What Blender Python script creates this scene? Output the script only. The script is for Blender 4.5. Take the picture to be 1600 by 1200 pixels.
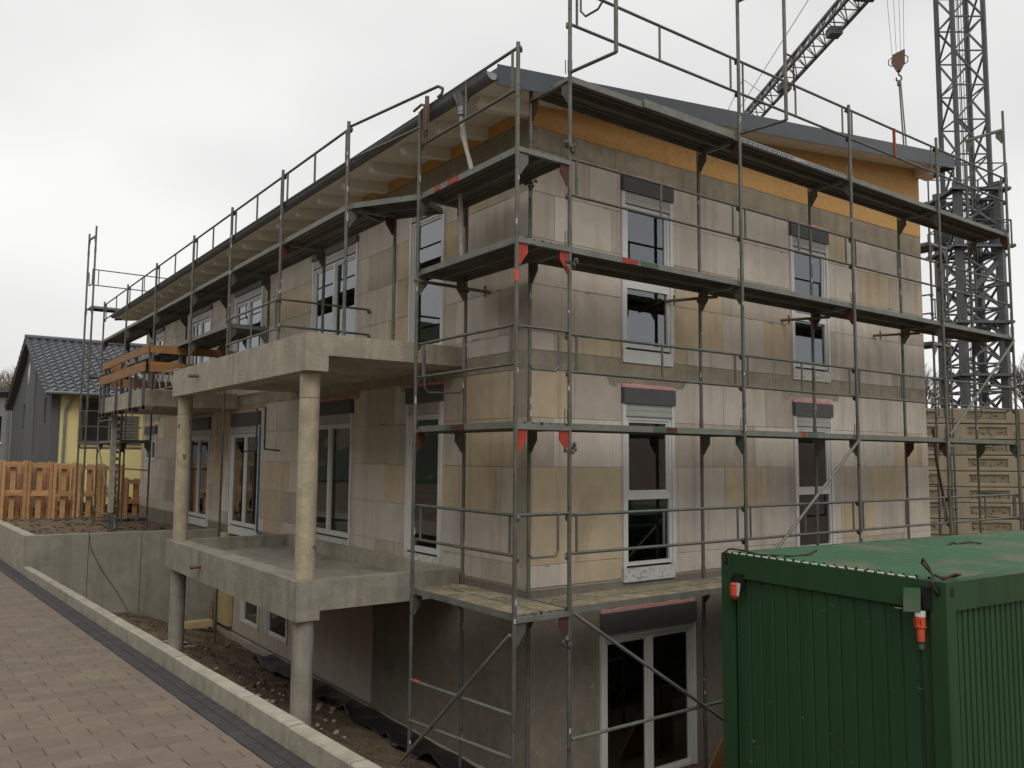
import bpy, math, random
from mathutils import Vector, Matrix, noise
random.seed(7)
for o in list(bpy.data.objects): bpy.data.objects.remove(o)
S = bpy.context.scene
COL = S.collection
# ------------------------------------------------------------------ camera
CAM = Vector((-6.2384, -8.0599, 1.6253)); YAW, PITCH, ROLL = 0.6321, 0.0877, 0.0074
F = Vector((math.sin(YAW)*math.cos(PITCH), math.cos(YAW)*math.cos(PITCH), math.sin(PITCH)))
R = Vector((math.cos(YAW), -math.sin(YAW), 0)); U = R.cross(F)
R2 = R*math.cos(ROLL)+U*math.sin(ROLL); U2 = -R*math.sin(ROLL)+U*math.cos(ROLL)
cd = bpy.data.cameras.new('camera'); cam = bpy.data.objects.new('camera', cd); COL.objects.link(cam)
cam.matrix_world = Matrix(((R2.x, U2.x, -F.x, CAM.x), (R2.y, U2.y, -F.y, CAM.y), (R2.z, U2.z, -F.z, CAM.z), (0, 0, 0, 1)))
cd.sensor_width = 36; cd.lens = 36*1299.45/1600; cd.clip_end = 2000; cd.clip_start = .05
S.camera = cam
# ------------------------------------------------------------------ world, sun, exposure
SUN_EL, SUN_AZ = math.radians(48), math.radians(205)
w = bpy.data.worlds.new('World'); S.world = w; w.use_nodes = True
nt = w.node_tree; nt.nodes.clear()
def N(nt, t, **k):
    n = nt.nodes.new(t)
    for a, v in k.items(): setattr(n, a, v)
    return n
out = N(nt, 'ShaderNodeOutputWorld'); bg = N(nt, 'ShaderNodeBackground'); bg.inputs['Strength'].default_value = .1
sky = N(nt, 'ShaderNodeTexSky'); sky.sky_type = 'NISHITA'; sky.sun_disc = False
sky.sun_elevation = SUN_EL; sky.sun_rotation = SUN_AZ; sky.dust_density = 4
tc = N(nt, 'ShaderNodeTexCoord'); mp = N(nt, 'ShaderNodeMapping'); mp.inputs['Scale'].default_value = (1, 1, 2.2)
mp.inputs['Location'].default_value = (3.1, 1.7, .4)
nz = N(nt, 'ShaderNodeTexNoise'); nz.inputs['Scale'].default_value = 1.6; nz.inputs['Detail'].default_value = 3; nz.inputs['Roughness'].default_value = .42
cr = N(nt, 'ShaderNodeValToRGB'); cr.color_ramp.elements[0].position = .3; cr.color_ramp.elements[1].position = .72
cr.color_ramp.elements[0].color = (6.1, 6.1, 6.05, 1); cr.color_ramp.elements[1].color = (9.0, 8.95, 8.85, 1)
mx = N(nt, 'ShaderNodeMixRGB'); mx.inputs[0].default_value = .97
L = nt.links.new
L(tc.outputs['Generated'], mp.inputs[0]); L(mp.outputs[0], nz.inputs['Vector']); L(nz.outputs['Fac'], cr.inputs[0])
L(sky.outputs[0], mx.inputs[1]); L(cr.outputs[0], mx.inputs[2]); L(mx.outputs[0], bg.inputs['Color']); L(bg.outputs[0], out.inputs[0])
sl = bpy.data.lights.new('sun', 'SUN'); sl.energy = .9; sl.angle = math.radians(35); sl.color = (1, .96, .9)
so = bpy.data.objects.new('sun', sl); COL.objects.link(so)
sd = Vector((math.sin(SUN_AZ)*math.cos(SUN_EL), math.cos(SUN_AZ)*math.cos(SUN_EL), math.sin(SUN_EL)))
so.rotation_euler = sd.to_track_quat('Z', 'Y').to_euler(); so.location = (-10, -10, 30)
S.view_settings.view_transform = 'Standard'; S.view_settings.look = 'None'; S.view_settings.gamma = 1
S.view_settings.exposure = .24; S.view_settings.use_curve_mapping = False
S.render.resolution_x, S.render.resolution_y = 1024, 768
# ------------------------------------------------------------------ materials
def mat(name, c1, c2=None, rough=.8, scale=3, detail=6, streak=1.0, metal=0, bump=0, bscale=40, rnd=0, c3=None, c3pos=.66, c3scale=9, spec=.4, contrast=.25, soft=.06, blotch=0, bs=4.5, drip=0):
    m = bpy.data.materials.new(name); m.use_nodes = True; nt = m.node_tree; L = nt.links.new
    b = nt.nodes['Principled BSDF']; b.inputs['Roughness'].default_value = rough; b.inputs['Metallic'].default_value = metal
    b.inputs['Specular IOR Level'].default_value = spec
    g = N(nt, 'ShaderNodeNewGeometry'); mp = N(nt, 'ShaderNodeMapping'); mp.inputs['Scale'].default_value = (1, 1, 1/streak)
    L(g.outputs['Position'], mp.inputs[0])
    n1 = N(nt, 'ShaderNodeTexNoise'); n1.inputs['Scale'].default_value = scale; n1.inputs['Detail'].default_value = detail; n1.inputs['Roughness'].default_value = .62
    L(mp.outputs[0], n1.inputs['Vector'])
    r = N(nt, 'ShaderNodeValToRGB'); r.color_ramp.elements[0].position = .5-contrast; r.color_ramp.elements[1].position = .5+contrast
    c2 = c2 or tuple(x*.75 for x in c1)
    r.color_ramp.elements[0].color = (*c2, 1); r.color_ramp.elements[1].color = (*c1, 1)
    L(n1.outputs['Fac'], r.inputs[0]); col = r.outputs[0]
    if c3:
        n3 = N(nt, 'ShaderNodeTexNoise'); n3.inputs['Scale'].default_value = c3scale; n3.inputs['Detail'].default_value = 4
        L(mp.outputs[0], n3.inputs['Vector'])
        r3 = N(nt, 'ShaderNodeValToRGB'); r3.color_ramp.elements[0].position = c3pos; r3.color_ramp.elements[1].position = c3pos+soft
        L(n3.outputs['Fac'], r3.inputs[0]); mm = N(nt, 'ShaderNodeMixRGB'); L(r3.outputs[0], mm.inputs[0]); L(col, mm.inputs[1]); mm.inputs[2].default_value = (*c3, 1); col = mm.outputs[0]
    if blotch:
        n4 = N(nt, 'ShaderNodeTexNoise'); n4.inputs['Scale'].default_value = bs; n4.inputs['Detail'].default_value = 8; n4.inputs['Roughness'].default_value = .68; n4.inputs['Distortion'].default_value = .5
        L(g.outputs['Position'], n4.inputs['Vector']); r4 = N(nt, 'ShaderNodeMapRange'); r4.inputs[1].default_value = .33; r4.inputs[2].default_value = .67
        r4.inputs[3].default_value = 1-blotch; r4.inputs[4].default_value = 1+blotch; L(n4.outputs['Fac'], r4.inputs[0])
        h4 = N(nt, 'ShaderNodeHueSaturation'); L(r4.outputs[0], h4.inputs['Value']); L(col, h4.inputs['Color']); col = h4.outputs[0]
        n5 = N(nt, 'ShaderNodeTexVoronoi'); n5.inputs['Scale'].default_value = bs*5; n5.inputs['Randomness'].default_value = 1
        L(g.outputs['Position'], n5.inputs['Vector']); r5 = N(nt, 'ShaderNodeMapRange'); r5.inputs[1].default_value = .03; r5.inputs[2].default_value = .1; r5.inputs[3].default_value = .62; r5.inputs[4].default_value = 1
        L(n5.outputs['Distance'], r5.inputs[0]); h5 = N(nt, 'ShaderNodeHueSaturation'); L(r5.outputs[0], h5.inputs['Value']); L(col, h5.inputs['Color']); col = h5.outputs[0]
    if drip:
        m6 = N(nt, 'ShaderNodeMapping'); m6.inputs['Scale'].default_value = (7, 7, .45); L(g.outputs['Position'], m6.inputs[0])
        n6 = N(nt, 'ShaderNodeTexNoise'); n6.inputs['Scale'].default_value = 1; n6.inputs['Detail'].default_value = 5; n6.inputs['Roughness'].default_value = .6; L(m6.outputs[0], n6.inputs['Vector'])
        r6 = N(nt, 'ShaderNodeMapRange'); r6.inputs[1].default_value = .52; r6.inputs[2].default_value = .72; r6.inputs[3].default_value = 1; r6.inputs[4].default_value = 1-drip; L(n6.outputs['Fac'], r6.inputs[0])
        h6 = N(nt, 'ShaderNodeHueSaturation'); L(r6.outputs[0], h6.inputs['Value']); L(col, h6.inputs['Color']); col = h6.outputs[0]
    if rnd:
        oi = N(nt, 'ShaderNodeObjectInfo'); h = N(nt, 'ShaderNodeMapRange'); h.inputs[3].default_value = 1-rnd; h.inputs[4].default_value = 1+rnd
        L(oi.outputs['Random'], h.inputs[0]); hs = N(nt, 'ShaderNodeHueSaturation'); L(h.outputs[0], hs.inputs['Value']); L(col, hs.inputs['Color']); col = hs.outputs[0]
    L(col, b.inputs['Base Color'])
    if bump:
        n2 = N(nt, 'ShaderNodeTexNoise'); n2.inputs['Scale'].default_value = bscale; n2.inputs['Detail'].default_value = 8
        L(g.outputs['Position'], n2.inputs['Vector']); bp = N(nt, 'ShaderNodeBump'); bp.inputs['Strength'].default_value = bump; bp.inputs['Distance'].default_value = .02
        L(n2.outputs['Fac'], bp.inputs['Height']); L(bp.outputs[0], b.inputs['Normal'])
    return m
M = {}
M['concrete'] = mat('concrete', (.44, .40, .315), (.29, .262, .2), .85, 1.6, 8, 2.5, bump=.35, bscale=25, c3=(.13, .12, .095), c3pos=.6, c3scale=1.3, soft=.25, blotch=0.17, bs=2.6, drip=0.25)
M['concrete_new'] = mat('concrete_new', (.31, .295, .24), (.21, .2, .16), .85, 1.3, 7, 3, bump=.3, bscale=18, c3=(.12, .11, .09), c3pos=.6, c3scale=.9, soft=.25, blotch=0.16, bs=2.5, drip=0.2)
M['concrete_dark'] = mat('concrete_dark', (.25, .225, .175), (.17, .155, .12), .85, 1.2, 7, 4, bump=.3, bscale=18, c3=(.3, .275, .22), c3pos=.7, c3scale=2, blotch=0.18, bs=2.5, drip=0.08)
M['concrete_grey'] = mat('concrete_grey', (.35, .335, .275), (.23, .215, .172), .85, 1.6, 8, 2.5, bump=.35, bscale=25, c3=(.15, .14, .11), c3pos=.58, c3scale=1.3, soft=.25, blotch=.2, bs=3, drip=0.25)
M['column'] = mat('column_concrete', (.48, .41, .29), (.31, .265, .19), .8, 2.4, 7, 2, bump=.35, bscale=30, c3=(.15, .13, .1), c3pos=.66, c3scale=7, soft=.05, blotch=0.2, bs=5, drip=0.15)
M['aac'] = mat('aerated_block_light', (.64, .575, .505), (.52, .46, .39), .95, 1.3, 6, 3, bump=.15, bscale=60, rnd=.05, c3=(.41, .345, .26), c3pos=.58, c3scale=1.9, soft=.2, blotch=0.07, bs=3, drip=0.22)
M['aac_tan'] = mat('aerated_block_tan', (.59, .48, .335), (.5, .405, .28), .95, 1.5, 6, 3, bump=.15, bscale=60, rnd=.05, c3=(.37, .29, .19), c3pos=.6, c3scale=2, soft=.2, blotch=0.08, bs=3, drip=0.2)
M['aac_grey'] = mat('aerated_block_grey', (.53, .46, .385), (.41, .355, .29), .95, 1.4, 6, 3, bump=.15, bscale=60, rnd=.06, c3=(.33, .285, .22), c3pos=.6, c3scale=2, soft=.2, blotch=0.08, bs=3, drip=0.22)
M['mortar_band'] = mat('mortar_band', (.385, .335, .255), (.28, .24, .18), .95, 2.4, 7, 2, bump=.4, bscale=30, rnd=.08, c3=(.38, .34, .27), c3pos=.64, c3scale=3, blotch=0.18, bs=3, drip=0.2)
M['joint'] = mat('joint_mortar', (.42, .37, .30), (.33, .29, .23), .95, 4)
M['interior'] = mat('interior_plaster', (.3, .29, .27), (.2, .19, .18), .9, 1)
M['steel'] = mat('galvanised_steel', (.17, .175, .15), (.085, .09, .075), .5, 5, 6, 1, metal=.35, c3=(.075, .055, .04), c3pos=.64, c3scale=12, spec=.45)
M['steel_light'] = mat('galvanised_deck_edge', (.23, .24, .21), (.13, .135, .115), .55, 4, 6, 1, metal=.3, c3=(.09, .07, .05), c3pos=.66, c3scale=9)
M['deck'] = mat('steel_deck', (.17, .165, .14), (.09, .085, .07), .6, 4, 6, 1, metal=.2, c3=(.25, .235, .19), c3pos=.68, c3scale=20)
M['deck_dusty'] = mat('sawdust_covered_deck', (.30, .255, .175), (.17, .15, .11), .9, 2.5, 9, 1, bump=.5, bscale=60, c3=(.42, .36, .23), c3pos=.56, c3scale=4, soft=.15, blotch=0.3, bs=3)
M['splash'] = mat('mortar_splash', (.62, .6, .54), (.45, .43, .38), .9, 20)
M['crane_steel'] = mat('crane_steel', (.11, .114, .122), (.07, .072, .078), .55, 2, 5, 1, metal=.1, c3=(.1, .07, .05), c3pos=.68, c3scale=6)
M['gutter'] = mat('zinc_gutter', (.2, .215, .225), (.13, .14, .15), .45, 3, 5, 1, metal=.15)
M['zinc_light'] = mat('zinc_bright', (.33, .36, .37), (.22, .24, .25), .35, 6, 5, 1, metal=.5)
M['fascia'] = mat('slate_blue_fascia', (.08, .092, .105), (.052, .06, .07), .45, .8, 5, 2)
M['red'] = mat('red_paint', (.45, .05, .03), (.27, .03, .02), .6, 14, rnd=.2)
M['red_dull'] = mat('red_primer', (.10, .035, .025), (.06, .022, .018), .7, 14)
M['orange'] = mat('orange_tape', (.72, .10, .045), (.5, .07, .03), .5, 20)
M['green_mark'] = mat('green_marking', (.05, .14, .08), (.06, .09, .06), .6, 20)
M['osb'] = mat('osb_board', (.63, .355, .125), (.48, .265, .085), .8, 10, 6, 1, bump=.3, bscale=70, c3=(.58, .39, .17), c3pos=.58, c3scale=38, rnd=.05)
M['white_wood'] = mat('white_painted_timber', (.84, .80, .70), (.74, .69, .6), .7, 2)
M['shutter_wood'] = mat('orange_shutter_board', (.36, .19, .07), (.24, .12, .045), .7, 2.5, 6, .3, bump=.2)
M['yellow_board'] = mat('yellow_formwork_board', (.55, .42, .22), (.42, .31, .16), .7, 3)
M['pallet'] = mat('fresh_sawn_timber', (.60, .35, .165), (.40, .215, .095), .8, 4, 6, .5, bump=.2, rnd=.15)
M['green'] = mat('green_container_paint', (.027, .082, .032), (.019, .06, .024), .45, 1.6, 6, 4, c3=(.03, .075, .033), c3pos=.6, c3scale=2, soft=.2, spec=.4, bump=.12, bscale=8, drip=0.25)
M['green_roof'] = mat('green_container_roof', (.042, .15, .062), (.032, .10, .045), .5, .9, 6, 1, c3=(.12, .14, .085), c3pos=.5, c3scale=1.6, spec=.5, bump=.15, bscale=6, soft=.15)
M['black'] = mat('black_rubber', (.018, .018, .018), (.01, .01, .01), .5, 5)
M['cable'] = mat('brown_cable', (.05, .03, .02), (.03, .02, .015), .6, 5)
M['white_cord'] = mat('white_cord', (.7, .72, .66), (.55, .56, .5), .8, 20)
M['pvc'] = mat('white_pvc', (.68, .68, .66), (.58, .58, .55), .4, 2)
M['pvc_grey'] = mat('shutter_slats', (.43, .44, .42), (.33, .34, .32), .5, 2)
M['sill_print'] = mat('printed_sill_board', (.68, .67, .63), (.52, .51, .48), .6, 7, c3=(.33, .33, .33), c3pos=.58, c3scale=24, soft=.02)
M['anthracite'] = mat('anthracite_box', (.10, .10, .102), (.08, .08, .082), .6, 3)
M['foam'] = mat('pink_foam', (.74, .40, .40), (.58, .27, .27), .8, 16, bump=.5, bscale=40)
M['blue_tape'] = mat('blue_tape', (.06, .2, .38), (.04, .14, .28), .5, 8)
M['yellow_wall'] = mat('yellow_render', (.80, .70, .33), (.74, .64, .3), .9, .6)
M['grey_render'] = mat('grey_render', (.12, .123, .128), (.1, .103, .108), .9, .6)
M['grey_clad'] = mat('grey_cladding', (.15, .157, .165), (.115, .12, .127), .8, 1)
M['grey_pale'] = mat('pale_grey_wall', (.25, .255, .26), (.2, .205, .21), .9, .5)
M['tile'] = mat('slate_roof_tile', (.085, .093, .108), (.05, .055, .066), .3, 3, 5, 1, spec=.7)
M['dark_window'] = mat('dark_window', (.02, .023, .026), (.015, .017, .02), .1, 2, spec=.8)
M['paver'] = mat('brown_paver', (.20, .155, .12), (.168, .13, .10), .85, 2.2, 6, 1, bump=.25, bscale=70, rnd=.09, c3=(.21, .178, .115), c3pos=.56, c3scale=1.1, soft=.2, blotch=0.08, bs=5)
M['dark_paver'] = mat('anthracite_paver', (.062, .055, .057), (.04, .036, .037), .85, 3, 6, 1, bump=.3, bscale=60, rnd=.12)
M['joint_sand'] = mat('paver_joint', (.075, .058, .042), (.05, .04, .03), .95, 8)
M['kerb'] = mat('kerb_concrete', (.40, .375, .30), (.29, .27, .21), .85, 3, 7, 1, bump=.3, bscale=50, rnd=.05, c3=(.22, .2, .15), c3pos=.6, c3scale=4, soft=.15, blotch=0.14, bs=6)
M['soil'] = mat('wet_soil', (.185, .128, .08), (.085, .058, .036), .95, 2.6, 9, 1, bump=1.0, bscale=9, c3=(.2, .165, .12), c3pos=.64, c3scale=14, blotch=0.35, bs=2.2)
M['stone'] = mat('rubble_stone', (.42, .38, .32), (.25, .22, .18), .9, 9)
M['clod'] = mat('soil_clod', (.15, .102, .062), (.075, .052, .032), .95, 9, rnd=.2)
M['foil'] = mat('black_plastic_sheet', (.022, .022, .024), (.012, .012, .013), .35, 3, spec=.6)
M['lego'] = mat('stacked_concrete_block', (.30, .255, .175), (.19, .16, .11), .9, 1.2, 8, 2, bump=.5, bscale=14, rnd=.1, c3=(.12, .1, .065), c3pos=.6, c3scale=1.2, soft=.2)
M['lego_panel'] = mat('textured_recess', (.25, .205, .135), (.14, .115, .075), .9, 6, 8, 1, bump=1, bscale=12)
M['brick_red'] = mat('weathered_brick_wall', (.16, .085, .055), (.1, .06, .04), .9, 1.5, bump=.4)
M['bark'] = mat('bare_branches', (.115, .095, .075), (.07, .06, .048), .9, 4)
M['bark_pale'] = mat('autumn_twigs', (.30, .225, .14), (.2, .15, .095), .9, 4)
M['scrub'] = mat('dark_scrub', (.06, .07, .035), (.03, .034, .02), .95, .4, 8, 1, bump=1, bscale=1.5)
M['gravel'] = mat('damp_ground', (.16, .135, .10), (.09, .075, .055), .95, .5, 9, 1, bump=.5, bscale=5)
M['rust'] = mat('rusty_hook_block', (.20, .12, .08), (.1, .06, .04), .6, 6)
M['rope'] = mat('steel_rope', (.16, .16, .16), (.12, .12, .12), .5, 6)
M['white_film'] = mat('milky_film_hose', (.5, .49, .44), (.3, .29, .26), .5, 9)
def glassmat():
    m = bpy.data.materials.new('window_glass'); m.use_nodes = True; nt = m.node_tree; nt.nodes.clear(); L = nt.links.new
    o = N(nt, 'ShaderNodeOutputMaterial'); mx = N(nt, 'ShaderNodeMixShader'); fr = N(nt, 'ShaderNodeFresnel'); fr.inputs[0].default_value = 2.35
    t = N(nt, 'ShaderNodeBsdfTransparent'); t.inputs[0].default_value = (.62, .66, .66, 1); g = N(nt, 'ShaderNodeBsdfGlossy'); g.inputs['Roughness'].default_value = .02
    g.inputs[0].default_value = (.9, .95, 1, 1)
    L(fr.outputs[0], mx.inputs[0]); L(t.outputs[0], mx.inputs[1]); L(g.outputs[0], mx.inputs[2]); L(mx.outputs[0], o.inputs[0])
    return m
M['glass'] = glassmat()
def perforate(m):
    nt = m.node_tree; b = nt.nodes['Principled BSDF']; L = nt.links.new; src = b.inputs['Base Color'].links[0].from_socket
    g = N(nt, 'ShaderNodeNewGeometry'); v = N(nt, 'ShaderNodeTexVoronoi'); v.inputs['Scale'].default_value = 34; v.inputs['Randomness'].default_value = 0; v.voronoi_dimensions = '2D'
    L(g.outputs['Position'], v.inputs['Vector']); r = N(nt, 'ShaderNodeMapRange'); r.inputs[1].default_value = .2; r.inputs[2].default_value = .3; r.inputs[3].default_value = .35; r.inputs[4].default_value = 1.08
    L(v.outputs['Distance'], r.inputs[0]); h = N(nt, 'ShaderNodeHueSaturation'); L(r.outputs[0], h.inputs['Value']); L(src, h.inputs['Color']); L(h.outputs[0], b.inputs['Base Color'])
perforate(M['deck'])
# ------------------------------------------------------------------ mesh helpers
class MB:
    def __init__(s): s.v = []; s.f = []; s.sm = []
    def add(s, vs, fs, smooth=False):
        n = len(s.v); s.v += [tuple(v) for v in vs]; s.f += [tuple(i+n for i in f) for f in fs]; s.sm += [smooth]*len(fs)
        return s
    def box(s, x0, x1, y0, y1, z0, z1, m=None):
        v = [Vector((x, y, z)) for x in (x0, x1) for y in (y0, y1) for z in (z0, z1)]
        if m: v = [m @ a for a in v]
        return s.add(v, [(0, 1, 3, 2), (4, 6, 7, 5), (0, 4, 5, 1), (2, 3, 7, 6), (0, 2, 6, 4), (1, 5, 7, 3)])
    def beam(s, p, q, wd, ht, up=(0, 0, 1)):
        p, q = Vector(p), Vector(q); d = (q-p).normalized(); u = Vector(up)
        if abs(d.dot(u)) > .99: u = Vector((1, 0, 0))
        a = d.cross(u).normalized()*wd/2; b = a.cross(d).normalized()*ht/2
        v = [e+i*a+j*b for e in (p, q) for i in (-1, 1) for j in (-1, 1)]
        return s.add(v, [(0, 1, 3, 2), (4, 6, 7, 5), (0, 4, 5, 1), (2, 3, 7, 6), (0, 2, 6, 4), (1, 5, 7, 3)])
    def tube(s, p, q, r=.024, n=8, r2=None):
        p, q = Vector(p), Vector(q); d = (q-p).normalized(); u = Vector((0, 0, 1)) if abs(d.z) < .9 else Vector((1, 0, 0))
        a = d.cross(u).normalized(); b = d.cross(a); r2 = r if r2 is None else r2
        v = [p+(a*math.cos(t)+b*math.sin(t))*r for t in [2*math.pi*i/n for i in range(n)]]+[q+(a*math.cos(t)+b*math.sin(t))*r2 for t in [2*math.pi*i/n for i in range(n)]]
        s.add(v, [(i, (i+1) % n, (i+1) % n+n, i+n) for i in range(n)], True)
        return s.add(v, [tuple(range(n-1, -1, -1)), tuple(range(n, 2*n))])
    def path(s, pts, r=.02, n=6):
        for a, b in zip(pts[:-1], pts[1:]): s.tube(a, b, r, n)
        return s
    def prism(s, poly, d):   # polygon (3-D points), extruded along vector d
        n = len(poly); d = Vector(d); v = [Vector(a) for a in poly]+[Vector(a)+d for a in poly]
        return s.add(v, [tuple(range(n-1, -1, -1)), tuple(range(n, 2*n))]+[(i, (i+1) % n, (i+1) % n+n, i+n) for i in range(n)])
    def blob(s, c, r, sq=.7, seed=0):
        vs = []; rr = random.Random(seed); c = Vector(c)
        for k in range(1, 4):
            for i in range(6):
                ph = math.pi*k/4; t = i*math.pi/3+k; q = r*(.75+.5*rr.random())
                vs.append(c+Vector((q*math.sin(ph)*math.cos(t), q*math.sin(ph)*math.sin(t), q*sq*math.cos(ph))))
        vs += [c+Vector((0, 0, r*sq)), c-Vector((0, 0, r*sq))]
        fs = [(18, i, (i+1) % 6) for i in range(6)]+[(19, 12+(i+1) % 6, 12+i) for i in range(6)]
        for k in (0, 6): fs += [(k+i, k+6+i, k+6+(i+1) % 6, k+(i+1) % 6) for i in range(6)]
        return s.add(vs, fs)
def wloc(o):
    v = Vector(o.location)
    while o.parent: o = o.parent; v += Vector(o.location)
    return v
LOCAL = set()
def obj(name, mb, m, parent=None, world=True, label=None, kind=None, **extra):
    me = bpy.data.meshes.new(name)
    off = Vector((0, 0, 0))
    o = bpy.data.objects.new(name, me)
    if parent is not None:
        o.parent = parent
        if world: off = wloc(parent)
    me.from_pydata([tuple(Vector(v)-off) for v in mb.v], [], mb.f); me.update()
    if any(mb.sm): me.polygons.foreach_set('use_smooth', mb.sm)
    me.materials.append(M[m] if isinstance(m, str) else m)
    COL.objects.link(o)
    if label: o['label'] = label
    if kind: o['kind'] = kind
    for k, v in extra.items(): o[k] = v
    return o
def thing(name, label, cat, loc=(0, 0, 0), rz=0, group=None):
    o = bpy.data.objects.new(name, None); o.empty_display_size = .2; COL.objects.link(o)
    o.location = loc; o.rotation_euler = (0, 0, rz); o['label'] = label; o['category'] = cat
    if group: o['group'] = group
    return o
def tag(o, label, cat, group=None):
    o['label'] = label; o['category'] = cat
    if group: o['group'] = group
    return o
# ------------------------------------------------------------------ terrain
def sst(a, b, x):
    t = max(0, min(1, (x-a)/(b-a))); return t*t*(3-2*t)
def road_z(y): return -.6-.022*max(-40, min(60, y))
def kerb_x(y): return -3.81-.0203*y
def ground_h(x, y):
    n = noise.noise(Vector((x*.9, y*.9, 0)))*.07+noise.noise(Vector((x*3.1, y*3.1, 5)))*.035
    kx = kerb_x(y)
    pit = (road_z(y)-.22)*(1-sst(kx+.15, kx+1.6, x))+(-1.8)*sst(kx+.15, kx+1.6, x)
    pit -= .42*sst(-2.2, -.7, x)+.2*sst(-.9, -.1, x)
    pit -= .25*sst(.6, 2.5, x)*(1-sst(0, 6, y))*sst(-6, -1.2, y)*.8
    base = pit+n
    if y > 12.1:
        terr = -.27-.016*(y-12)+n*.6
        base = terr if x > -3.92 else road_z(y)-.05
    if x > 10.5: base = base*(1-sst(10.5, 13, x))+(-1.6)*sst(10.5, 13, x)
    if x < kx+.12 and y <= 12.1: base = road_z(y)-.05
    far = math.hypot(x, y)
    # unseen hill behind and left of the camera, added to darken window reflections
    hd = max(sst(-12, -32, x)*(1-sst(80, 110, y))*sst(-30, -10, y)*1.55, sst(-24, -50, y)*.8)
    base += hd*(9+2*noise.noise(Vector((x*.08, y*.08, 2))))
    return base
def axis(lo, hi, fine0, fine1, st, g=1.25):
    a = []; x = fine0
    while x < fine1: a.append(x); x += st
    a.append(fine1); d = st
    x = fine1
    while x < hi: d *= g; x += d; a.append(x)
    x = fine0; d = st
    while x > lo: d *= g; x -= d; a.insert(0, x)
    return a
def grid_mesh(xs, ys, h):
    mb = MB(); nx = len(xs)
    mb.v = [(x, y, h(x, y)) for y in ys for x in xs]
    for j in range(len(ys)-1):
        for i in range(nx-1): mb.f.append((j*nx+i, j*nx+i+1, j*nx+nx+i+1, j*nx+nx+i))
    mb.sm = [True]*len(mb.f); return mb
xs = sorted(set(axis(-400, 400, -4.6, 1.2, .16)+[-3.99, -3.86])); ys = axis(-400, 400, -3, 12.3, .18)
# keep the sharp edges: insert grid lines beside the kerb-free steps
ys = sorted(set([round(v, 3) for v in ys]+[12.05, 12.12])); ys = [v for i, v in enumerate(ys) if i == 0 or v-ys[i-1] > .01]
obj('ground', grid_mesh(xs, ys, ground_h), 'soil', kind='structure')
hb = grid_mesh([-70+2*i for i in range(28)], [-70+2*i for i in range(90)], lambda x, y: ground_h(x, y)+.12+2.5*max(0, noise.noise(Vector((x*.25, y*.25, 9))))*sst(-17, -22, x)-(3 if x > -12 and y > -23 else 0))
obj('unseen_hill', hb, 'scrub', kind='structure')  # out of view, added so the left windows mirror something dark
# ------------------------------------------------------------------ road: bed, pavers, dark strip, kerb
DX = lambda y: -4.05-.0235*y
bed = MB()
ysr = [-30+1.0*i for i in range(91)]
for a, b in zip(ysr[:-1], ysr[1:]):
    bed.add([(-14, a, road_z(a)-.012), (kerb_x(a)+.02, a, road_z(a)-.012), (kerb_x(b)+.02, b, road_z(b)-.012), (-14, b, road_z(b)-.012)], [(0, 1, 2, 3)])
road = obj('road', bed, 'joint_sand', kind='structure')
def clip(poly, a, b, c):   # keep a*x+b*y<=c
    o = []
    for i in range(len(poly)):
        p, q = poly[i], poly[(i+1) % len(poly)]; fp = a*p[0]+b*p[1]-c; fq = a*q[0]+b*q[1]-c
        if fp <= 0: o.append(p)
        if (fp < 0 < fq) or (fq < 0 < fp):
            t = fp/(fp-fq); o.append((p[0]+t*(q[0]-p[0]), p[1]+t*(q[1]-p[1])))
    return o
def slab_poly(mb, poly, top=.0, th=.03, bev=.004):
    n = len(poly); cx = sum(p[0] for p in poly)/n; cy = sum(p[1] for p in poly)/n
    def ring(s, dz): return [(cx+(p[0]-cx)*s, cy+(p[1]-cy)*s, road_z(p[1])+dz) for p in poly]
    r0 = ring(1, -th); r1 = ring(1, top-bev); r2 = ring(.975, top)
    mb.add(r0+r1+r2, [(i, (i+1) % n, n+(i+1) % n, n+i) for i in range(n)]+[(n+i, n+(i+1) % n, 2*n+(i+1) % n, 2*n+i) for i in range(n)]+[tuple(range(2*n, 3*n))])
ang = -.098; ca, sa = math.cos(ang), math.sin(ang)
PL, PW, J = .378, .1975, .005
cells = []
for j in range(-150, 240):
    for i in range(-30, 14):
        u0 = i*PL+(PL/2 if j % 2 else 0); v0 = j*PW
        q = [(u0+J/2, v0+J/2), (u0+PL-J/2, v0+J/2), (u0+PL-J/2, v0+PW-J/2), (u0+J/2, v0+PW-J/2)]
        q = [(-5.45+.994*a-.036*b, -.35-.108*a+.999*b) for a, b in q]
        cy = sum(p[1] for p in q)/4; cx = sum(p[0] for p in q)/4
        if not (-24 < cy < 45 and cx > -13.5): continue
        # strip edge line x = -4.05-.0235*y
        q2 = clip(q, 1, .0235, -4.05-.006)
        if len(q2) < 3: continue
        ar = abs(sum(q2[k][0]*q2[(k+1) % len(q2)][1]-q2[(k+1) % len(q2)][0]*q2[k][1] for k in range(len(q2))))/2
        if ar < .0012: continue
        d = Vector((cx, cy, road_z(cy)))-CAM; ww = d.dot(F)
        vis = 0
        if ww > .5:
            px = 800+1299.45*d.dot(R2)/ww; py = 600-1299.45*d.dot(U2)/ww
            if -40 < px < 560 and py < 1235: vis = 1/(ww*ww)
        cells.append((vis, q2))
cells.sort(key=lambda t: -t[0])
near = [c for c in cells[:290] if c[0] > 0]
for v, q in near:
    mb = MB(); slab_poly(mb, q, top=random.uniform(-.0015, .0015)); obj('paver', mb, 'paver', road)
rest = MB()
for v, q in cells[len(near):]: slab_poly(rest, q, top=random.uniform(-.001, .001), bev=.003)
obj('distant_pavers', rest, 'paver', road, kind='stuff')
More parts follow.
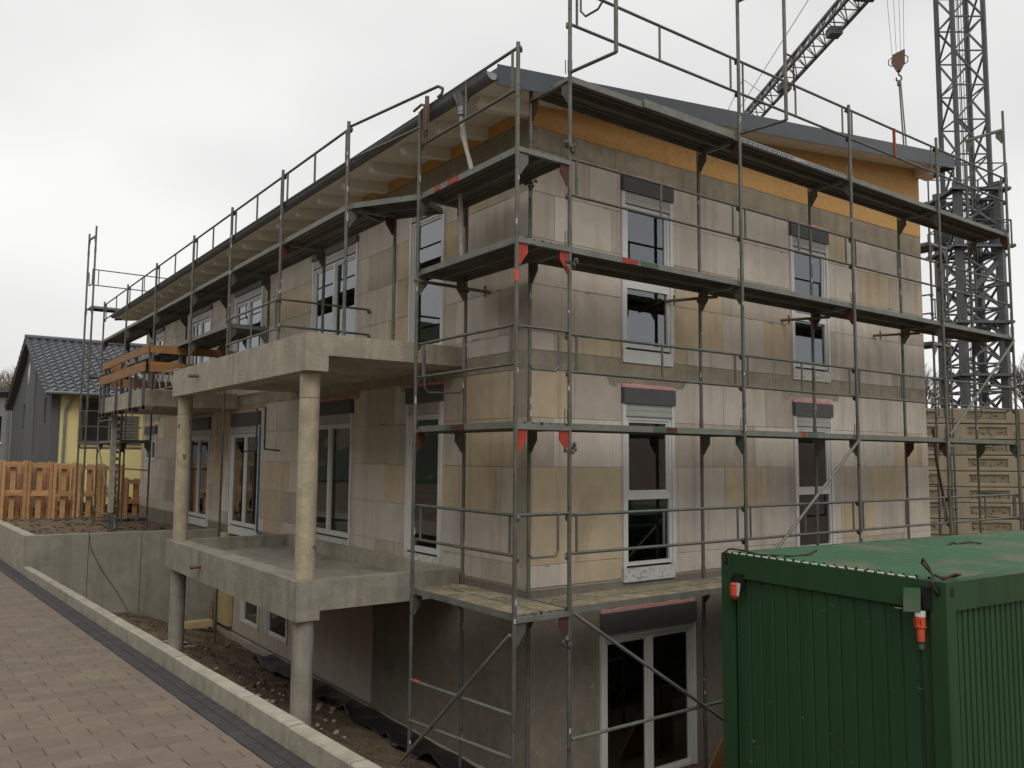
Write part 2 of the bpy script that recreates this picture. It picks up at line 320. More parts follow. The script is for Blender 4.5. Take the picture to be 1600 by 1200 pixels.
# dark strip: two courses of anthracite pavers
near_d = []; rest = MB()
for k in range(-110, 190):
    y0 = k*.2
    for c in (0, 1):
        yo = y0+(.1 if c else 0)
        def X(y, t): return DX(y)+(kerb_x(y)-DX(y)-.004)*t
        t0, t1 = (0.015, .485) if c == 0 else (.515, .985)
        q = [(X(yo, t0), yo+.004), (X(yo, t1), yo+.004), (X(yo+.2, t1), yo+.196), (X(yo+.2, t0), yo+.196)]
        if -3.2 < y0 < 8: mb = MB(); slab_poly(mb, q); obj('dark_paver', mb, 'dark_paver', road)
        else: slab_poly(rest, q)
obj('distant_dark_pavers', rest, 'dark_paver', road, kind='stuff')
obj('kerb_bed', MB().prism([(kerb_x(-13)+.03, -13, road_z(-13)-.2), (kerb_x(-13)+.12, -13, road_z(-13)-.2), (kerb_x(-13)+.12, -13, road_z(-13)+.14), (kerb_x(-13)+.03, -13, road_z(-13)+.14)], (kerb_x(11.5)-kerb_x(-13), 24.5, road_z(11.5)-road_z(-13))), 'joint_sand', kind='structure')
kerb = thing('kerb', 'pale concrete kerb stones between the brown paved road and the pit', 'kerb', (-3.8, 0, -.6))
for k in range(-12, 40):
    a, b = k-.9+.011, k+.1-.011
    if k > 12 and k % 1: continue
    if a > 12.0: ka, kb = None, None
    xa, xb = kerb_x(a), kerb_x(b); ha = .165+random.uniform(-.004, .004)
    za, zb = road_z(a), road_z(b); W = .135
    if a > 11.6: break
    b = min(b, 11.93)
    v = [(xa, a, za-.2), (xa+W, a, za-.2), (xb+W, b, zb-.2), (xb, b, zb-.2), (xa, a, za+ha-.012), (xa+W, a, za+ha-.012), (xb+W, b, zb+ha-.012), (xb, b, zb+ha-.012),
         (xa+.014, a, za+ha), (xa+W-.014, a, za+ha), (xb+W-.014, b, zb+ha), (xb+.014, b, zb+ha)]
    f = [(0, 1, 5, 4), (1, 2, 6, 5), (2, 3, 7, 6), (3, 0, 4, 7), (4, 5, 9, 8), (5, 6, 10, 9), (6, 7, 11, 10), (7, 4, 8, 11), (8, 9, 10, 11)]
    obj('kerb_stone', MB().add(v, f), 'kerb', kerb)
# ------------------------------------------------------------------ retaining wall
rw = thing('retaining_wall', 'grey poured concrete retaining wall around the raised soil terrace', 'wall', (-4, 12, -2.4))
XR = -4.03
cuts = [XR, -2.84, -1.77, -.82, .0]
for i in range(4):
    x0, x1 = cuts[i]+(.006 if i else 0), cuts[i+1]-.006*(i < 3)
    zt = -.085-.01*i
    obj('wall_panel', MB().box(x0, x1, 12, 12.22, -2.6, zt), 'concrete_new', rw)
ysd = [12.226, 14.8, 17.4, 20, 22.6, 25.2]
for a, b in zip(ysd[:-1], ysd[1:]):
    za, zb = -.09-.022*(a-12), -.09-.022*(b-12)
    v = [(XR, a+.004, -2.6), (XR+.22, a+.004, -2.6), (XR+.22, b-.004, -2.6), (XR, b-.004, -2.6), (XR, a+.004, za), (XR+.22, a+.004, za), (XR+.22, b-.004, zb), (XR, b-.004, zb)]
    obj('wall_panel', MB().add(v, [(0, 3, 2, 1), (0, 1, 5, 4), (1, 2, 6, 5), (2, 3, 7, 6), (3, 0, 4, 7), (4, 5, 6, 7)]), 'kerb', rw)
cb = [Vector((-2.85, 11.985, -.07)), Vector((-2.8, 11.98, -.4)), Vector((-2.55, 11.98, -.9)), Vector((-2.25, 11.975, -1.35)), Vector((-2.0, 11.96, -1.8)), Vector((-1.9, 11.9, -2.05))]
tag(obj('cable', MB().path(cb, .005, 5), 'black'), 'thin black cable hanging down the grey retaining wall', 'cable')
# ------------------------------------------------------------------ house
YR = .1
H = thing('apartment_house', 'unfinished two storey house of pale aerated concrete blocks with a lean-to roof', 'house', (0, YR, -2.6))
def fb(mb, face, u0, u1, d0, d1, z0, z1):   # d = distance proud of the facade
    if face == 'R': return mb.box(u0, u1, YR-d1, YR-d0, z0, z1)
    return mb.box(-d1, -d0, u0, u1, z0, z1)
def fpt(face, u, d, z): return Vector((u, YR-d, z)) if face == 'R' else Vector((-d, u, z))
def sub(rects, o):
    out = []
    for (a, b, c, d) in rects:
        A, B, Cc, D = o
        if b <= A or a >= B or d <= Cc or c >= D: out.append((a, b, c, d)); continue
        if a < A: out.append((a, A, c, d))
        if b > B: out.append((B, b, c, d))
        m0, m1 = max(a, A), min(b, B)
        if c < Cc: out.append((m0, m1, c, Cc))
        if d > D: out.append((m0, m1, D, d))
    return out
OPEN = {'R': [(1.57, 2.57, .04, 2.58), (1.57, 2.57, 2.98, 5.52), (5.37, 6.42, .04, 2.55), (5.37, 6.42, 2.98, 5.52)],
        'L': [(2.12, 3.14, .08, 2.66), (5.05, 6.95, .08, 2.6), (9.6, 11.5, -.02, 2.58), (13.2, 15.1, -.02, 2.56), (18.6, 20.0, 1.45, 2.5),
              (2.12, 3.14, 3.05, 5.52), (5.0, 6.95, 3.05, 5.46), (9.7, 11.55, 3.05, 5.46), (13.45, 15.3, 3.05, 5.46), (18.2, 19.6, 4.4, 5.46)]}
BOPEN = {'R': [(1.17, 2.96, -2.6, -.38)], 'L': [(9.32, 10.4, -2.0, -.7), (7.72, 8.87, -2.0, -.7)]}
LEN = {'R': (0, 9.6), 'L': (YR, 20.55)}
ZT = {'R': 5.95, 'L': 5.93}
# wall core
for face in ('R', 'L'):
    u0, u1 = LEN[face]
    if face == 'L': u0 = YR+.3
    rects = [(u0, u1, -.0, ZT[face])]
    for o in OPEN[face]: rects = sub(rects, o)
    mb = MB()
    for a, b, c, d in rects: fb(mb, face, a, b, -.3, -.012, c, d)
    obj('wall_core', mb, 'joint', H)
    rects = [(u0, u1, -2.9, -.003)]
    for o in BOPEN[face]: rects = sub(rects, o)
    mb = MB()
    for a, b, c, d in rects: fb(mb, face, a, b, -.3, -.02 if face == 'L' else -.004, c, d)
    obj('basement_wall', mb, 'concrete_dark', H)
mb = MB().box(.3, 9.6, 20.25, 20.55, -2.9, 5.9); obj('rear_wall', mb, 'aac_grey', H)
mb = MB().box(9.3, 9.6, .402, 20.24, -2.9, 6.9); obj('side_wall', mb, 'aac_grey', H)
# blocks
COURSES = [(.03, .3), (.3, .9), (.9, 1.5), (1.5, 2.12), (2.12, 2.73), (2.97, 3.2), (3.2, 3.8), (3.8, 4.4), (4.4, 5.0), (5.0, 5.56)]
rb = random.Random(11); nb = 0
for face in ('R', 'L'):
    U0, U1 = LEN[face]
    for ci, (c0, c1) in enumerate(COURSES):
        u = U0-rb.choice([0, .33, .6]); thin = c1-c0 < .4
        while u < U1:
            wd = .5 if (thin and ci == 5) else (1.0 if not thin else 1.0)
            if face == 'L': wd *= 1.02
            a, b = max(u, U0), min(u+wd, U1); u += wd
            if b-a < .08: continue
            rr = [(a, b, c0, c1)]
            for o in OPEN[face]: rr = sub(rr, o)
            k = rb.random()
            # tan patches run in clusters
            cl = noise.noise(Vector((a*.55+(30 if face == 'L' else 0), c0*.8, 3)))
            mm = 'aac_tan' if cl+.3*(k-.5) > .2 else ('aac_grey' if k < .2 or (5 <= ci and k < .38) else 'aac')
            for (p, q, r, s) in rr:
                if q-p < .03 or s-r < .03: continue
                g = .0022; pr = rb.uniform(-.002, .003)
                mb = MB(); z0, z1 = r+g, s-g
                j = lambda: rb.uniform(-.0012, .0012)
                x0, x1 = p+g*.8, q-g*.8
                back = -.008
                if face == 'R' and p <= U0+.001: x0 = p-.0
                v = [fpt(face, x0+j(), back-.004, z0), fpt(face, x1+j(), back-.004, z0), fpt(face, x1+j(), back-.004, z1), fpt(face, x0+j(), back-.004, z1),
                     fpt(face, x0, pr-.004, z0), fpt(face, x1, pr-.004, z0), fpt(face, x1, pr-.004, z1), fpt(face, x0, pr-.004, z1),
                     fpt(face, x0+.004, pr, z0+.004), fpt(face, x1-.004, pr, z0+.004), fpt(face, x1-.004, pr, z1-.004), fpt(face, x0+.004, pr, z1-.004)]
                f = [(0, 1, 5, 4), (1, 2, 6, 5), (2, 3, 7, 6), (3, 0, 4, 7), (4, 5, 9, 8), (5, 6, 10, 9), (6, 7, 11, 10), (7, 4, 8, 11), (8, 9, 10, 11)]
                mb.add(v, f); nb += 1
                obj('block', mb, mm, H)
# slab band and ring beam, laid in pieces
for face in ('R', 'L'):
    U0, U1 = LEN[face]
    for (c0, c1, wd) in ((2.736, 2.964, 1.9), (5.565, ZT[face]-.003, 1.3)):
        u = U0
        while u < U1-.01:
            b = min(u+wd*rb.uniform(.7, 1.2), U1)
            rr = [(u, b, c0, c1)]
            for (p, q, r, s) in rr: fb(MB_ := MB(), face, p+.003, q-.003, -.0115, .001+rb.uniform(-.001, .002), r, s); obj('slab_edge', MB_, 'mortar_band', H)
            u = b
    # smeared mortar patches below the slab over each lintel
    for (a, b, c, d) in OPEN[face]:
        if d < 3:
            mb = MB(); pts = [(a-.28, 2.73), (b+.3, 2.73), (b+.22, 2.62), (b+.1, 2.6), (b+.02, 2.64), (a-.05, 2.64), (a-.1, 2.58), (a-.2, 2.6)]
            poly = [fpt(face, u_, .0045, z_) for u_, z_ in pts]
            if face == 'L': poly = poly[::-1]
            mb.prism(poly, (0, .004, 0) if face == 'R' else (.004, 0, 0)); obj('mortar_patch', mb, 'mortar_band', H)
m = MB(); r9 = random.Random(77)
for k in range(70):
    face = 'R' if k % 2 else 'L'; u = r9.uniform(.1, 9.2 if face == 'R' else 12); z = r9.choice([.3, .9, 1.5, 2.12, 2.7, 3.2, 3.8, 4.4, 5.0, 5.55])+r9.uniform(-.02, .02)
    if any(a-.12 < u < b+.12 and c-.1 < z < d+.1 for a, b, c, d in OPEN[face]): continue
    w_, h_ = r9.uniform(.02, .09), r9.uniform(.004, .014); n = 9
    poly = [fpt(face, u+w_*math.cos(2*math.pi*i/n)*r9.uniform(.6, 1.2), .0035, z+h_*math.sin(2*math.pi*i/n)*r9.uniform(.6, 1.4)) for i in range(n)]
    m.prism(poly if face == 'R' else poly[::-1], (0, .002, 0) if face == 'R' else (.002, 0, 0))
obj('mortar_smear', m, 'mortar_band', H, kind='stuff')
m = MB()
for k in range(60):
    face = 'R' if k % 3 == 0 else 'L'; u = r9.uniform(.05, 1.1) if face == 'R' else r9.uniform(.15, 4.0); z = r9.uniform(-2.3, -1.0)
    w_, h_, n, d0 = r9.uniform(.006, .02), r9.uniform(.006, .03), 6, (.0065 if face == 'R' else -.0185)
    if face == 'R': d0 = -.0035
    poly = [fpt(face, u+w_*math.cos(2*math.pi*i/n)*r9.uniform(.6, 1.2), d0, z+h_*math.sin(2*math.pi*i/n)*r9.uniform(.6, 1.4)) for i in range(n)]
    m.prism(poly if face == 'R' else poly[::-1], (0, -.002, 0) if face == 'R' else (-.002, 0, 0))
obj('mortar_spot', m, 'mortar_band', H, kind='stuff')
# plastered basement part on the long side, ledge of the foundation
mb = MB(); rects = [(4.2, 12.0, -2.28, -.45)]
for o in BOPEN['L']: rects = sub(rects, o)
for a, b, c, d in rects: fb(mb, 'L', a, b, -.018, .004, c, d)
obj('plaster_coat', mb, 'aac_grey', H)
mb = MB(); fb(mb, 'L', .3, 12.0, .0, .1, -2.75, -2.32); obj('foundation_ledge', mb, 'concrete', H)
# floors and inner walls
mb = MB().box(.302, 9.298, .402, 20.2, 2.74, 2.96).box(.302, 9.298, .402, 20.2, -.25, -.01); obj('floor_slab', mb, 'interior', H)
mb = MB()
for x, y0, y1 in ((4.4, .41, 20.2),):
    mb.box(x, x+.15, y0, y1, -.009, 2.739).box(x, x+.15, y0, y1, 2.961, 6.1)
for y in (4.0, 8.2, 12.4, 16.6): mb.box(.31, 9.29, y, y+.15, -.008, 2.738).box(.31, 9.29, y, y+.15, 2.962, 6.0).box(.31, 9.29, y, y+.15, -2.8, -.251)
mb.box(4.4, 4.55, .42, 20.2, -2.8, -.252)
obj('inner_wall', mb, 'interior', H)
obj('basement_floor', MB().box(.31, 9.29, .41, 20.2, -2.95, -2.81), 'interior', H)
# windows
def window(face, u0, u1, z0, z1, leaves=1, transom=None, box=True, sill='plain', foam=True, rails=True, tape=False, door=False, boxh=.22, name='window', lid=.17, film=False):
    bh = boxh if box else 0
    f = MB(); zt = z1-bh
    fr = .048; a, b = u0+.005, u1-.005
    if rails: a += .05; b -= .05
    zb = z0+(.15 if sill else 0)
    zf = zt-lid if box else zt
    def B(mb, *q): return fb(mb, face, *q)
    B(f, a, a+fr, -.06, .012, zb, zf); B(f, b-fr, b, -.06, .012, zb, zf); B(f, a+fr, b-fr, -.06, .012, zb, zb+fr); B(f, a+fr, b-fr, -.06, .012, zf-fr, zf)
    panes = []
    ia, ib, iz0, iz1 = a+fr, b-fr, zb+fr, zf-fr
    if transom:
        B(f, ia, ib, -.06, .012, transom-.045, transom+.045)
        cellz = [(iz0, transom-.045), (transom+.045, iz1)]
    else: cellz = [(iz0, iz1)]
    if leaves == 2:
        mid = (ia+ib)/2; B(f, mid-.045, mid+.045, -.055, .016, iz0, iz1); cu = [(ia, mid-.045), (mid+.045, ib)]
    else: cu = [(ia, ib)]
    sw = .034
    for ci, (c, d) in enumerate(cellz):
        for (p, q) in cu:
            if leaves == 2 or ci == len(cellz)-1:   # opening sash, slightly recessed
                B(f, p+.002, p+sw, -.07, -.004, c+.002, d-.002); B(f, q-sw, q-.002, -.07, -.004, c+.002, d-.002); B(f, p+sw, q-sw, -.07, -.004, c+.002, c+sw); B(f, p+sw, q-sw, -.07, -.004, d-sw, d-.002)
                panes.append((p+sw, q-sw, c+sw, d-sw))
            else: panes.append((p, q, c, d))
    W = obj(name, f, 'pvc', H)
    for (p, q, c, d) in panes: obj('pane', B(MB(), p, q, -.03, -.022, c, d), 'glass', W)
    if box:
        obj('roller_box', B(MB(), u0, u1, -.25, .06, zt, z1-.002), 'anthracite', W)
        m = MB(); B(m, a, b, -.1, .03, zf+.002, zt-.003); B(m, a, b, -.1, .042, zf+.002, zf+.03)
        B(m, a, b, .03, .036, zf+lid*.5, zf+lid*.5+.006)
        obj('shutter_slat', m, 'pvc_grey', W)
    if rails:
        for s0 in (u0, u1-.054): obj('guide_rail', B(MB(), s0, s0+.054, -.03, .035, z0+(.12 if sill else 0), zt-.004), 'pvc', W)
    if foam:
        m = MB(); pts = []; n = 14
        for i in range(n+1): pts.append((u0-.01+(u1-u0)*i/n, z1+.025+.045*rb.random()))
        poly = [fpt(face, u0, .03, z1-.001), fpt(face, u1, .03, z1-.001)]+[fpt(face, u_, .03, z_) for u_, z_ in reversed(pts)]
        if face == 'L': poly = poly[::-1]
        m.prism(poly, (0, .05, 0) if face == 'R' else (.05, 0, 0)); obj('foam_strip', m, 'foam', W)
    if sill: obj('sill_board', B(MB(), u0+.01, u1-.01, -.04, .03, z0-.06, z0+.118), 'sill_print' if sill == 'print' else 'pvc', W)
    if tape:
        obj('tape_strip', B(MB(), u0-.018, u0-.002, -.02, .04, z0+.1, zt-.03), 'blue_tape', W); obj('tape_strip', B(MB(), u1+.002, u1+.018, -.02, .04, z0+.1, zt-.03), 'blue_tape', W)
    # reveal behind the frame
    obj('reveal', B(MB(), u0+.001, u0+.02, -.299, -.07, z0, z1-bh), 'interior', W); obj('reveal', B(MB(), u1-.02, u1-.001, -.299, -.07, z0, z1-bh), 'interior', W)
    return W
window('R', 1.57, 2.57, .04, 2.58, transom=1.11, sill='print')
window('R', 1.57, 2.57, 2.98, 5.52, transom=4.0)
window('R', 5.37, 6.42, .04, 2.55, transom=1.1)
window('R', 5.37, 6.42, 2.98, 5.52, transom=3.95, sill='print')
window('R', 1.17, 2.96, -2.6, -.38, leaves=2, boxh=.27, sill=None, name='basement_door', lid=.06)
window('L', 2.12, 3.14, .08, 2.66, sill='print', boxh=.24)
window('L', 5.05, 6.95, .08, 2.6, leaves=2, sill='print', boxh=.24)
window('L', 9.6, 11.5, -.1, 2.58, leaves=2, sill='plain', boxh=.3, tape=True)
window('L', 13.2, 15.1, -.1, 2.56, leaves=2, sill='plain', boxh=.3, foam=False)
window('L', 18.6, 20.0, 1.45, 2.5, leaves=2, sill=None, boxh=.25)
window('L', 2.12, 3.14, 3.05, 5.52, boxh=.12, foam=False)
w1 = window('L', 5.0, 6.95, 3.05, 5.46, leaves=2, boxh=.12, foam=False)
obj('white_insert', MB().box(.06, .085, 5.15, 6.8, 3.15, 4.75), 'pvc', w1)
window('L', 9.7, 11.55, 3.05, 5.46, leaves=2, boxh=.12, foam=False)
window('L', 13.45, 15.3, 3.05, 5.46, leaves=2, boxh=.12, foam=False)
window('L', 18.2, 19.6, 4.4, 5.46, leaves=2, boxh=.12, foam=False, sill=None)
for (a, b) in ((9.32, 10.4), (7.72, 8.87)): window('L', a, b, -2.0, -.7, box=False, sill=None, foam=False, name='basement_window')
# OSB gable and eaves strips
SOF = lambda x: 6.11+.126*x
for i, (a, b) in enumerate(((0.0, 2.5), (2.5, 5.0), (5.0, 7.5), (7.5, 9.6))):
    lo = lambda x: 5.843+.0115*x
    a2, b2 = a+.002, b-.002
    p = [(a2, YR-.009, lo(a2)), (b2, YR-.009, lo(b2)), (b2, YR-.009, SOF(b2)-.004), (a2, YR-.009, SOF(a2)-.004)]
    obj('osb_panel', MB().prism(p, (0, .15, 0)), 'osb', H)
ry = [.12+.965*k for k in range(22)]
for k in range(21):
    a, b = (ry[k]+.052, ry[k+1]-.052)
    obj('osb_panel', MB().box(-.010, .2, a, min(b, 20.5), 5.933, SOF(-.01)-.004), 'osb', H)
roof = thing  # placeholder name kept local
rf = MB(); x0, x1, y0, y1 = -.87, 10.0, -.42, 21.1
p = [(x0, y0+.02, SOF(x0)+.022), (x1-.02, y0+.02, SOF(x1)+.022), (x1-.02, y0+.02, SOF(x1)+.17), (x0, y0+.02, SOF(x0)+.16)]
rfo = obj('roof', MB().prism(p, (0, y1-y0-.04, 0)), 'fascia', H)
# soffit boards run along the eaves
nbd = 44; sb = []
for k in range(nbd):
    a = x0+(x1-.03-x0)*k/nbd+.003; b = x0+(x1-.03-x0)*(k+1)/nbd-.003
    pp = [(a, y0+.02, SOF(a)), (b, y0+.02, SOF(b)), (b, y0+.02, SOF(b)+.02), (a, y0+.02, SOF(a)+.02)]
    obj('soffit_board', MB().prism(pp, (0, y1-y0-.04, 0)), 'white_wood', rfo)
fa = [(x0-.01, y0, SOF(x0)-.06), (x1, y0, SOF(x1)-.08), (x1, y0, SOF(x1)+.19), (x0-.01, y0, SOF(x0)+.19)]
obj('verge_fascia', MB().prism(fa, (0, .018, 0)), 'fascia', rfo)
fa = [(v[0], y1-.018, v[2]) for v in fa]; obj('verge_fascia', MB().prism(fa, (0, .018, 0)), 'fascia', rfo)
obj('ridge_fascia', MB().box(x1-.018, x1+.01, y0-.002, y1, SOF(x1)-.1, SOF(x1)+.195), 'fascia', rfo)
for k, y in enumerate(ry[:22]):
    pts = []
    for (x, dz) in ((-.80, -.05), (-.785, -.1), (-.75, -.14), (-.70, -.155), (-.5, -.16), (.0, -.16)): pts.append((x, y-.055, SOF(x)+dz))
    pts += [(.0, y-.055, SOF(0)-.003), (-.80, y-.055, SOF(-.80)-.003)]
    obj('rafter', MB().prism(pts, (0, .11, 0)), 'white_wood', rfo)
obj('purlin_end', MB().box(9.44, 9.86, -.2, YR-.013, SOF(9.44)-.16, SOF(9.44)-.004), 'white_wood', rfo)
# gutter: half round trough, outlet, film hose
def gutter(x, z, y0, y1, r=.082):
    m = MB(); n = 9; a = [math.pi+math.pi*i/(n-1) for i in range(n)]
    for rr, s in ((r, 1), (r-.006, -1)):
        v = [(x+rr*math.cos(t), y, z+rr*math.sin(t)) for y in (y0, y1) for t in a]
        m.add(v, [(i, i+1, n+i+1, n+i) if s > 0 else (i, n+i, n+i+1, i+1) for i in range(n-1)], True)
    for y in (y0, y1-.004): m.prism([(x+r*math.cos(t), y, z+r*math.sin(t)) for t in a], (0, .004, 0))
    m.tube((x-r, y0, z+.004), (x-r, y1, z+.004), .009, 6)
    return m
G = obj('gutter', gutter(-.945, 6.07, -.4, 21.0), 'gutter', rfo)
obj('gutter_end', MB().prism([(-.945+.084*math.cos(math.pi+math.pi*i/8), -.406, 6.07+.084*math.sin(math.pi+math.pi*i/8)) for i in range(9)], (0, .004, 0)), 'zinc_light', G)
for y in [-.2+.97*k for k in range(22)]: obj('gutter_bracket', MB().box(-1.025, -.87, y, y+.025, 6.076, 6.082), 'gutter', G)
m = MB().tube((-.945, .25, 6.04), (-.945, .25, 5.88), .11, 12, .05).tube((-.945, .25, 5.88), (-.945, .25, 5.78), .05, 12).tube((-.945, .25, 5.84), (-.945, .25, 5.82), .056, 12)
obj('outlet', m, 'zinc_light', G)
def hose(pts, w0, seed=1):
    m = MB(); r = random.Random(seed)
    prev = None
    for i, p in enumerate(pts):
        p = Vector(p); w_ = w0*(.7+.5*r.random()); ring = [p+Vector((w_*math.cos(t), w_*math.sin(t)*.6, 0)) for t in [k*math.pi/3+.3*i for k in range(6)]]
        if prev: m.add(prev+ring, [(k, (k+1) % 6, 6+(k+1) % 6, 6+k) for k in range(6)], True)
        prev = ring
    return m
tag(obj('film_hose', hose([(-.945, .25, 5.79), (-.945, .24, 5.66), (-.93, .22, 5.5), (-.91, .19, 5.35), (-.89, .15, 5.2), (-.87, .12, 5.06)], .04), 'white_film'), 'crumpled clear film hose dangling from the gutter outlet', 'hose')
tag(obj('film_hose', hose([(-.72, .62, 4.93), (-.7, .62, 4.7), (-.69, .62, 4.4), (-.68, .62, 4.1)], .045, 4), 'white_film'), 'pale flat film strip hanging against the upper corner blocks', 'hose')
# ------------------------------------------------------------------ balconies and columns
def balcony(label, x0, x1, ya, yb, zb, zt, beam=.3, up=True, inner=.11, cm='concrete'):
    t = thing('balcony', label, 'balcony', ((x0+x1)/2, (ya+yb)/2, zb))
    floor = zt-.21 if not up else zt-.12
    m = MB().box(x0, x0+beam, ya, yb, zb, zt)                # front beam with upstand
    obj('front_beam', m, cm, t)
    for q in (ya, yb-.16): obj('side_upstand', MB().box(x0+beam+.001, x1, q, q+.16, zb+inner, zt-.003), cm, t)
    m = MB().box(x0+beam+.001, x1-.002, ya+.161, yb-.161, zb+inner, floor)
    obj('slab', m, cm, t)
    return t
def drip(t, x, ya, yb, zt, seed):
    r = random.Random(seed); m = MB(); y = ya+.01; pts = []
    while y < yb-.02: pts.append((x-.0015, y, zt-.09-.07*r.random())); y += r.uniform(.08, .22)
    pts.append((x-.0015, yb-.01, zt-.12)); pts += [(x-.0015, yb-.01, zt-.002), (x-.0015, ya+.01, zt-.002)]
    m.prism(pts[::-1], (.001, 0, 0)); obj('damp_rim', m, 'mortar_band', t)
b0 = balcony('lower concrete balcony with raised rim carried by two columns over the soil pit', -2.32, -.012, 1.62, 7.7, -.36, .115, up=False, cm='concrete_grey')
b1 = balcony('upper concrete balcony on two round columns beside the corner scaffold', -2.32, -.012, 1.55, 7.7, 2.665, 3.135, inner=.2)
b2 = balcony('far concrete balcony behind, edged with orange guard boards', -2.15, -.012, 11.15, 15.35, 2.66, 3.03, inner=.02)
obj('pour_joint', MB().box(-2.3225, -2.3205, 5.2, 5.212, -.355, -.1), 'concrete_dark', b0); obj('pour_joint', MB().box(-2.3225, -2.3205, 4.3, 4.31, 2.67, 3.13), 'concrete_dark', b1)
obj('rear_upstand', MB().box(-.16, -.014, 1.785, 7.535, -.2, .112), 'concrete', b0)
for b, x, y, z in ((b0, -2.32, 5.55, -.12), (b1, -2.32, 6.1, 2.93)):
    obj('drain_spout', MB().tube((x+.02, y, z), (x-.16, y, z-.01), .03, 10), 'rust', b)
def column(x, y, z0, z1, r, label, m='column'):
    t = thing('column', label, 'column', (x, y, z0)); mb = MB(); n = 28
    zz = [z0+(z1-z0)*i/10 for i in range(11)]
    for i in range(10):
        v = [(x+r*math.cos(a), y+r*math.sin(a), z) for z in (zz[i], zz[i+1]) for a in [2*math.pi*k/n for k in range(n)]]
        mb.add(v, [(k, (k+1) % n, n+(k+1) % n, n+k) for k in range(n)], True)
    obj('shaft', mb, m, t)
    mb = MB()
    for zc in ((z1-.32,) if z1 > 1 else ()):
        mb.tube((x, y, zc-.004), (x, y, zc+.004), r+.004, 28)
    if mb.v: obj('casting_seam', mb, 'concrete_dark', t)
    return t
column(-2.15, 1.80, .118, 2.664, .125, 'tan round column standing on the near corner of the lower balcony')
column(-2.15, 7.45, .118, 2.664, .125, 'tan round column standing on the far corner of the lower balcony')
column(-2.15, 1.80, -2.4, -.362, .13, 'grey round column in the soil under the near corner of the lower balcony', 'concrete_grey')
column(-2.15, 7.45, -2.4, -.362, .13, 'grey round column in the soil under the far corner of the lower balcony', 'concrete_grey')
# ------------------------------------------------------------------ scaffolds
def gusset(mb, p, d, up=False, s=.145, th=.012):   # triangular plate in the corner under a transom, d = direction of the transom
    p = Vector(p); d = Vector(d); n = Vector((-d.y, d.x, 0))*th
    q = [p+d*.02, p+d*s, p+d*s+Vector((0, 0, -.1)), p+d*(s*.62)+Vector((0, 0, -.17)), p+d*.045+Vector((0, 0, -.24)), p+d*.02+Vector((0, 0, -.24))]
    mb.prism([a-n/2 for a in q], n)
def plank(sc, p, d, ln, n, wd, z, m='deck'):   # steel plank: p start, d length direction, n width direction
    p, d, n = Vector(p), Vector(d), Vector(n); mb = MB()
    a = p+d*.02; b = p+d*(ln-.02)
    def bx(o0, o1, z0, z1, m_): m_.prism([a+n*o0+Vector((0, 0, z0)), a+n*o1+Vector((0, 0, z0)), a+n*o1+Vector((0, 0, z1)), a+n*o0+Vector((0, 0, z1))], b-a)
    bx(.002, wd-.002, z-.004, z, mb)
    k = 0
    for o in (wd*.33, wd*.66): bx(o-.012, o+.012, z-.018, z-.0045, mb)
    P = obj('deck_plank', mb, m, sc)
    e = MB(); bx(-.001, .012, z-.068, z+.004, e); bx(wd-.012, wd+.001, z-.068, z+.004, e)
    e.prism([a+Vector((0, 0, z-.06)), a+n*wd+Vector((0, 0, z-.06)), a+n*wd+Vector((0, 0, z-.004)), a+Vector((0, 0, z-.004))], d*.03)
    e.prism([b+Vector((0, 0, z-.06)), b+n*wd+Vector((0, 0, z-.06)), b+n*wd+Vector((0, 0, z-.004)), b+Vector((0, 0, z-.004))], -d*.03)
    obj('edge_profile', e, 'steel_light', P)
    return P
def deck_bay(sc, p, q, n, z, width=.72, m='deck'):
    p = Vector((p[0], p[1], 0)); q = Vector((q[0], q[1], 0)); d = (q-p); ln = d.length; d.normalize(); n = Vector((n[0], n[1], 0)).normalized()
    w2 = (width-.06)/2
    for k in range(2): plank(sc, p+n*(.028+k*(w2+.006)), d, ln, n, w2-.004, z, m)
def coupler(mb, p, r=.045): mb.blob(p, r, 1, seed=int(abs(p[0]*97+p[1]*31+p[2]*7)))
def guard(sc, p, q, z, posts=True, off=(0, 0), zs=(.42, 0)):
    p = Vector((p[0]+off[0], p[1]+off[1], 0)); q = Vector((q[0]+off[0], q[1]+off[1], 0)); d = (q-p).normalized(); mb = MB()
    zt, zl = z, z-zs[0]
    mb.tube(p+Vector((0, 0, zt)), q+Vector((0, 0, zt-zs[1])), .0185); mb.tube(p+Vector((0, 0, zl)), q+Vector((0, 0, zl-zs[1])), .0185)
    if posts:
        for t in (.13, .5):
            a = p.lerp(q, 0)+d*((q-p).length*t if t == .5 else t)
            mb.tube(a+Vector((0, 0, zl)), a+Vector((0, 0, zt)), .016, 6)
        a = q-d*.13; mb.tube(a+Vector((0, 0, zl)), a+Vector((0, 0, zt)), .016, 6)
    for e in (p, q):
        for zz in (zt-.03, zl-.03): mb.blob(e+Vector((0, 0, zz)), .038, 1.1, seed=int(zz*50+e.x*9))
    return obj('guard_rail', mb, 'steel', sc)
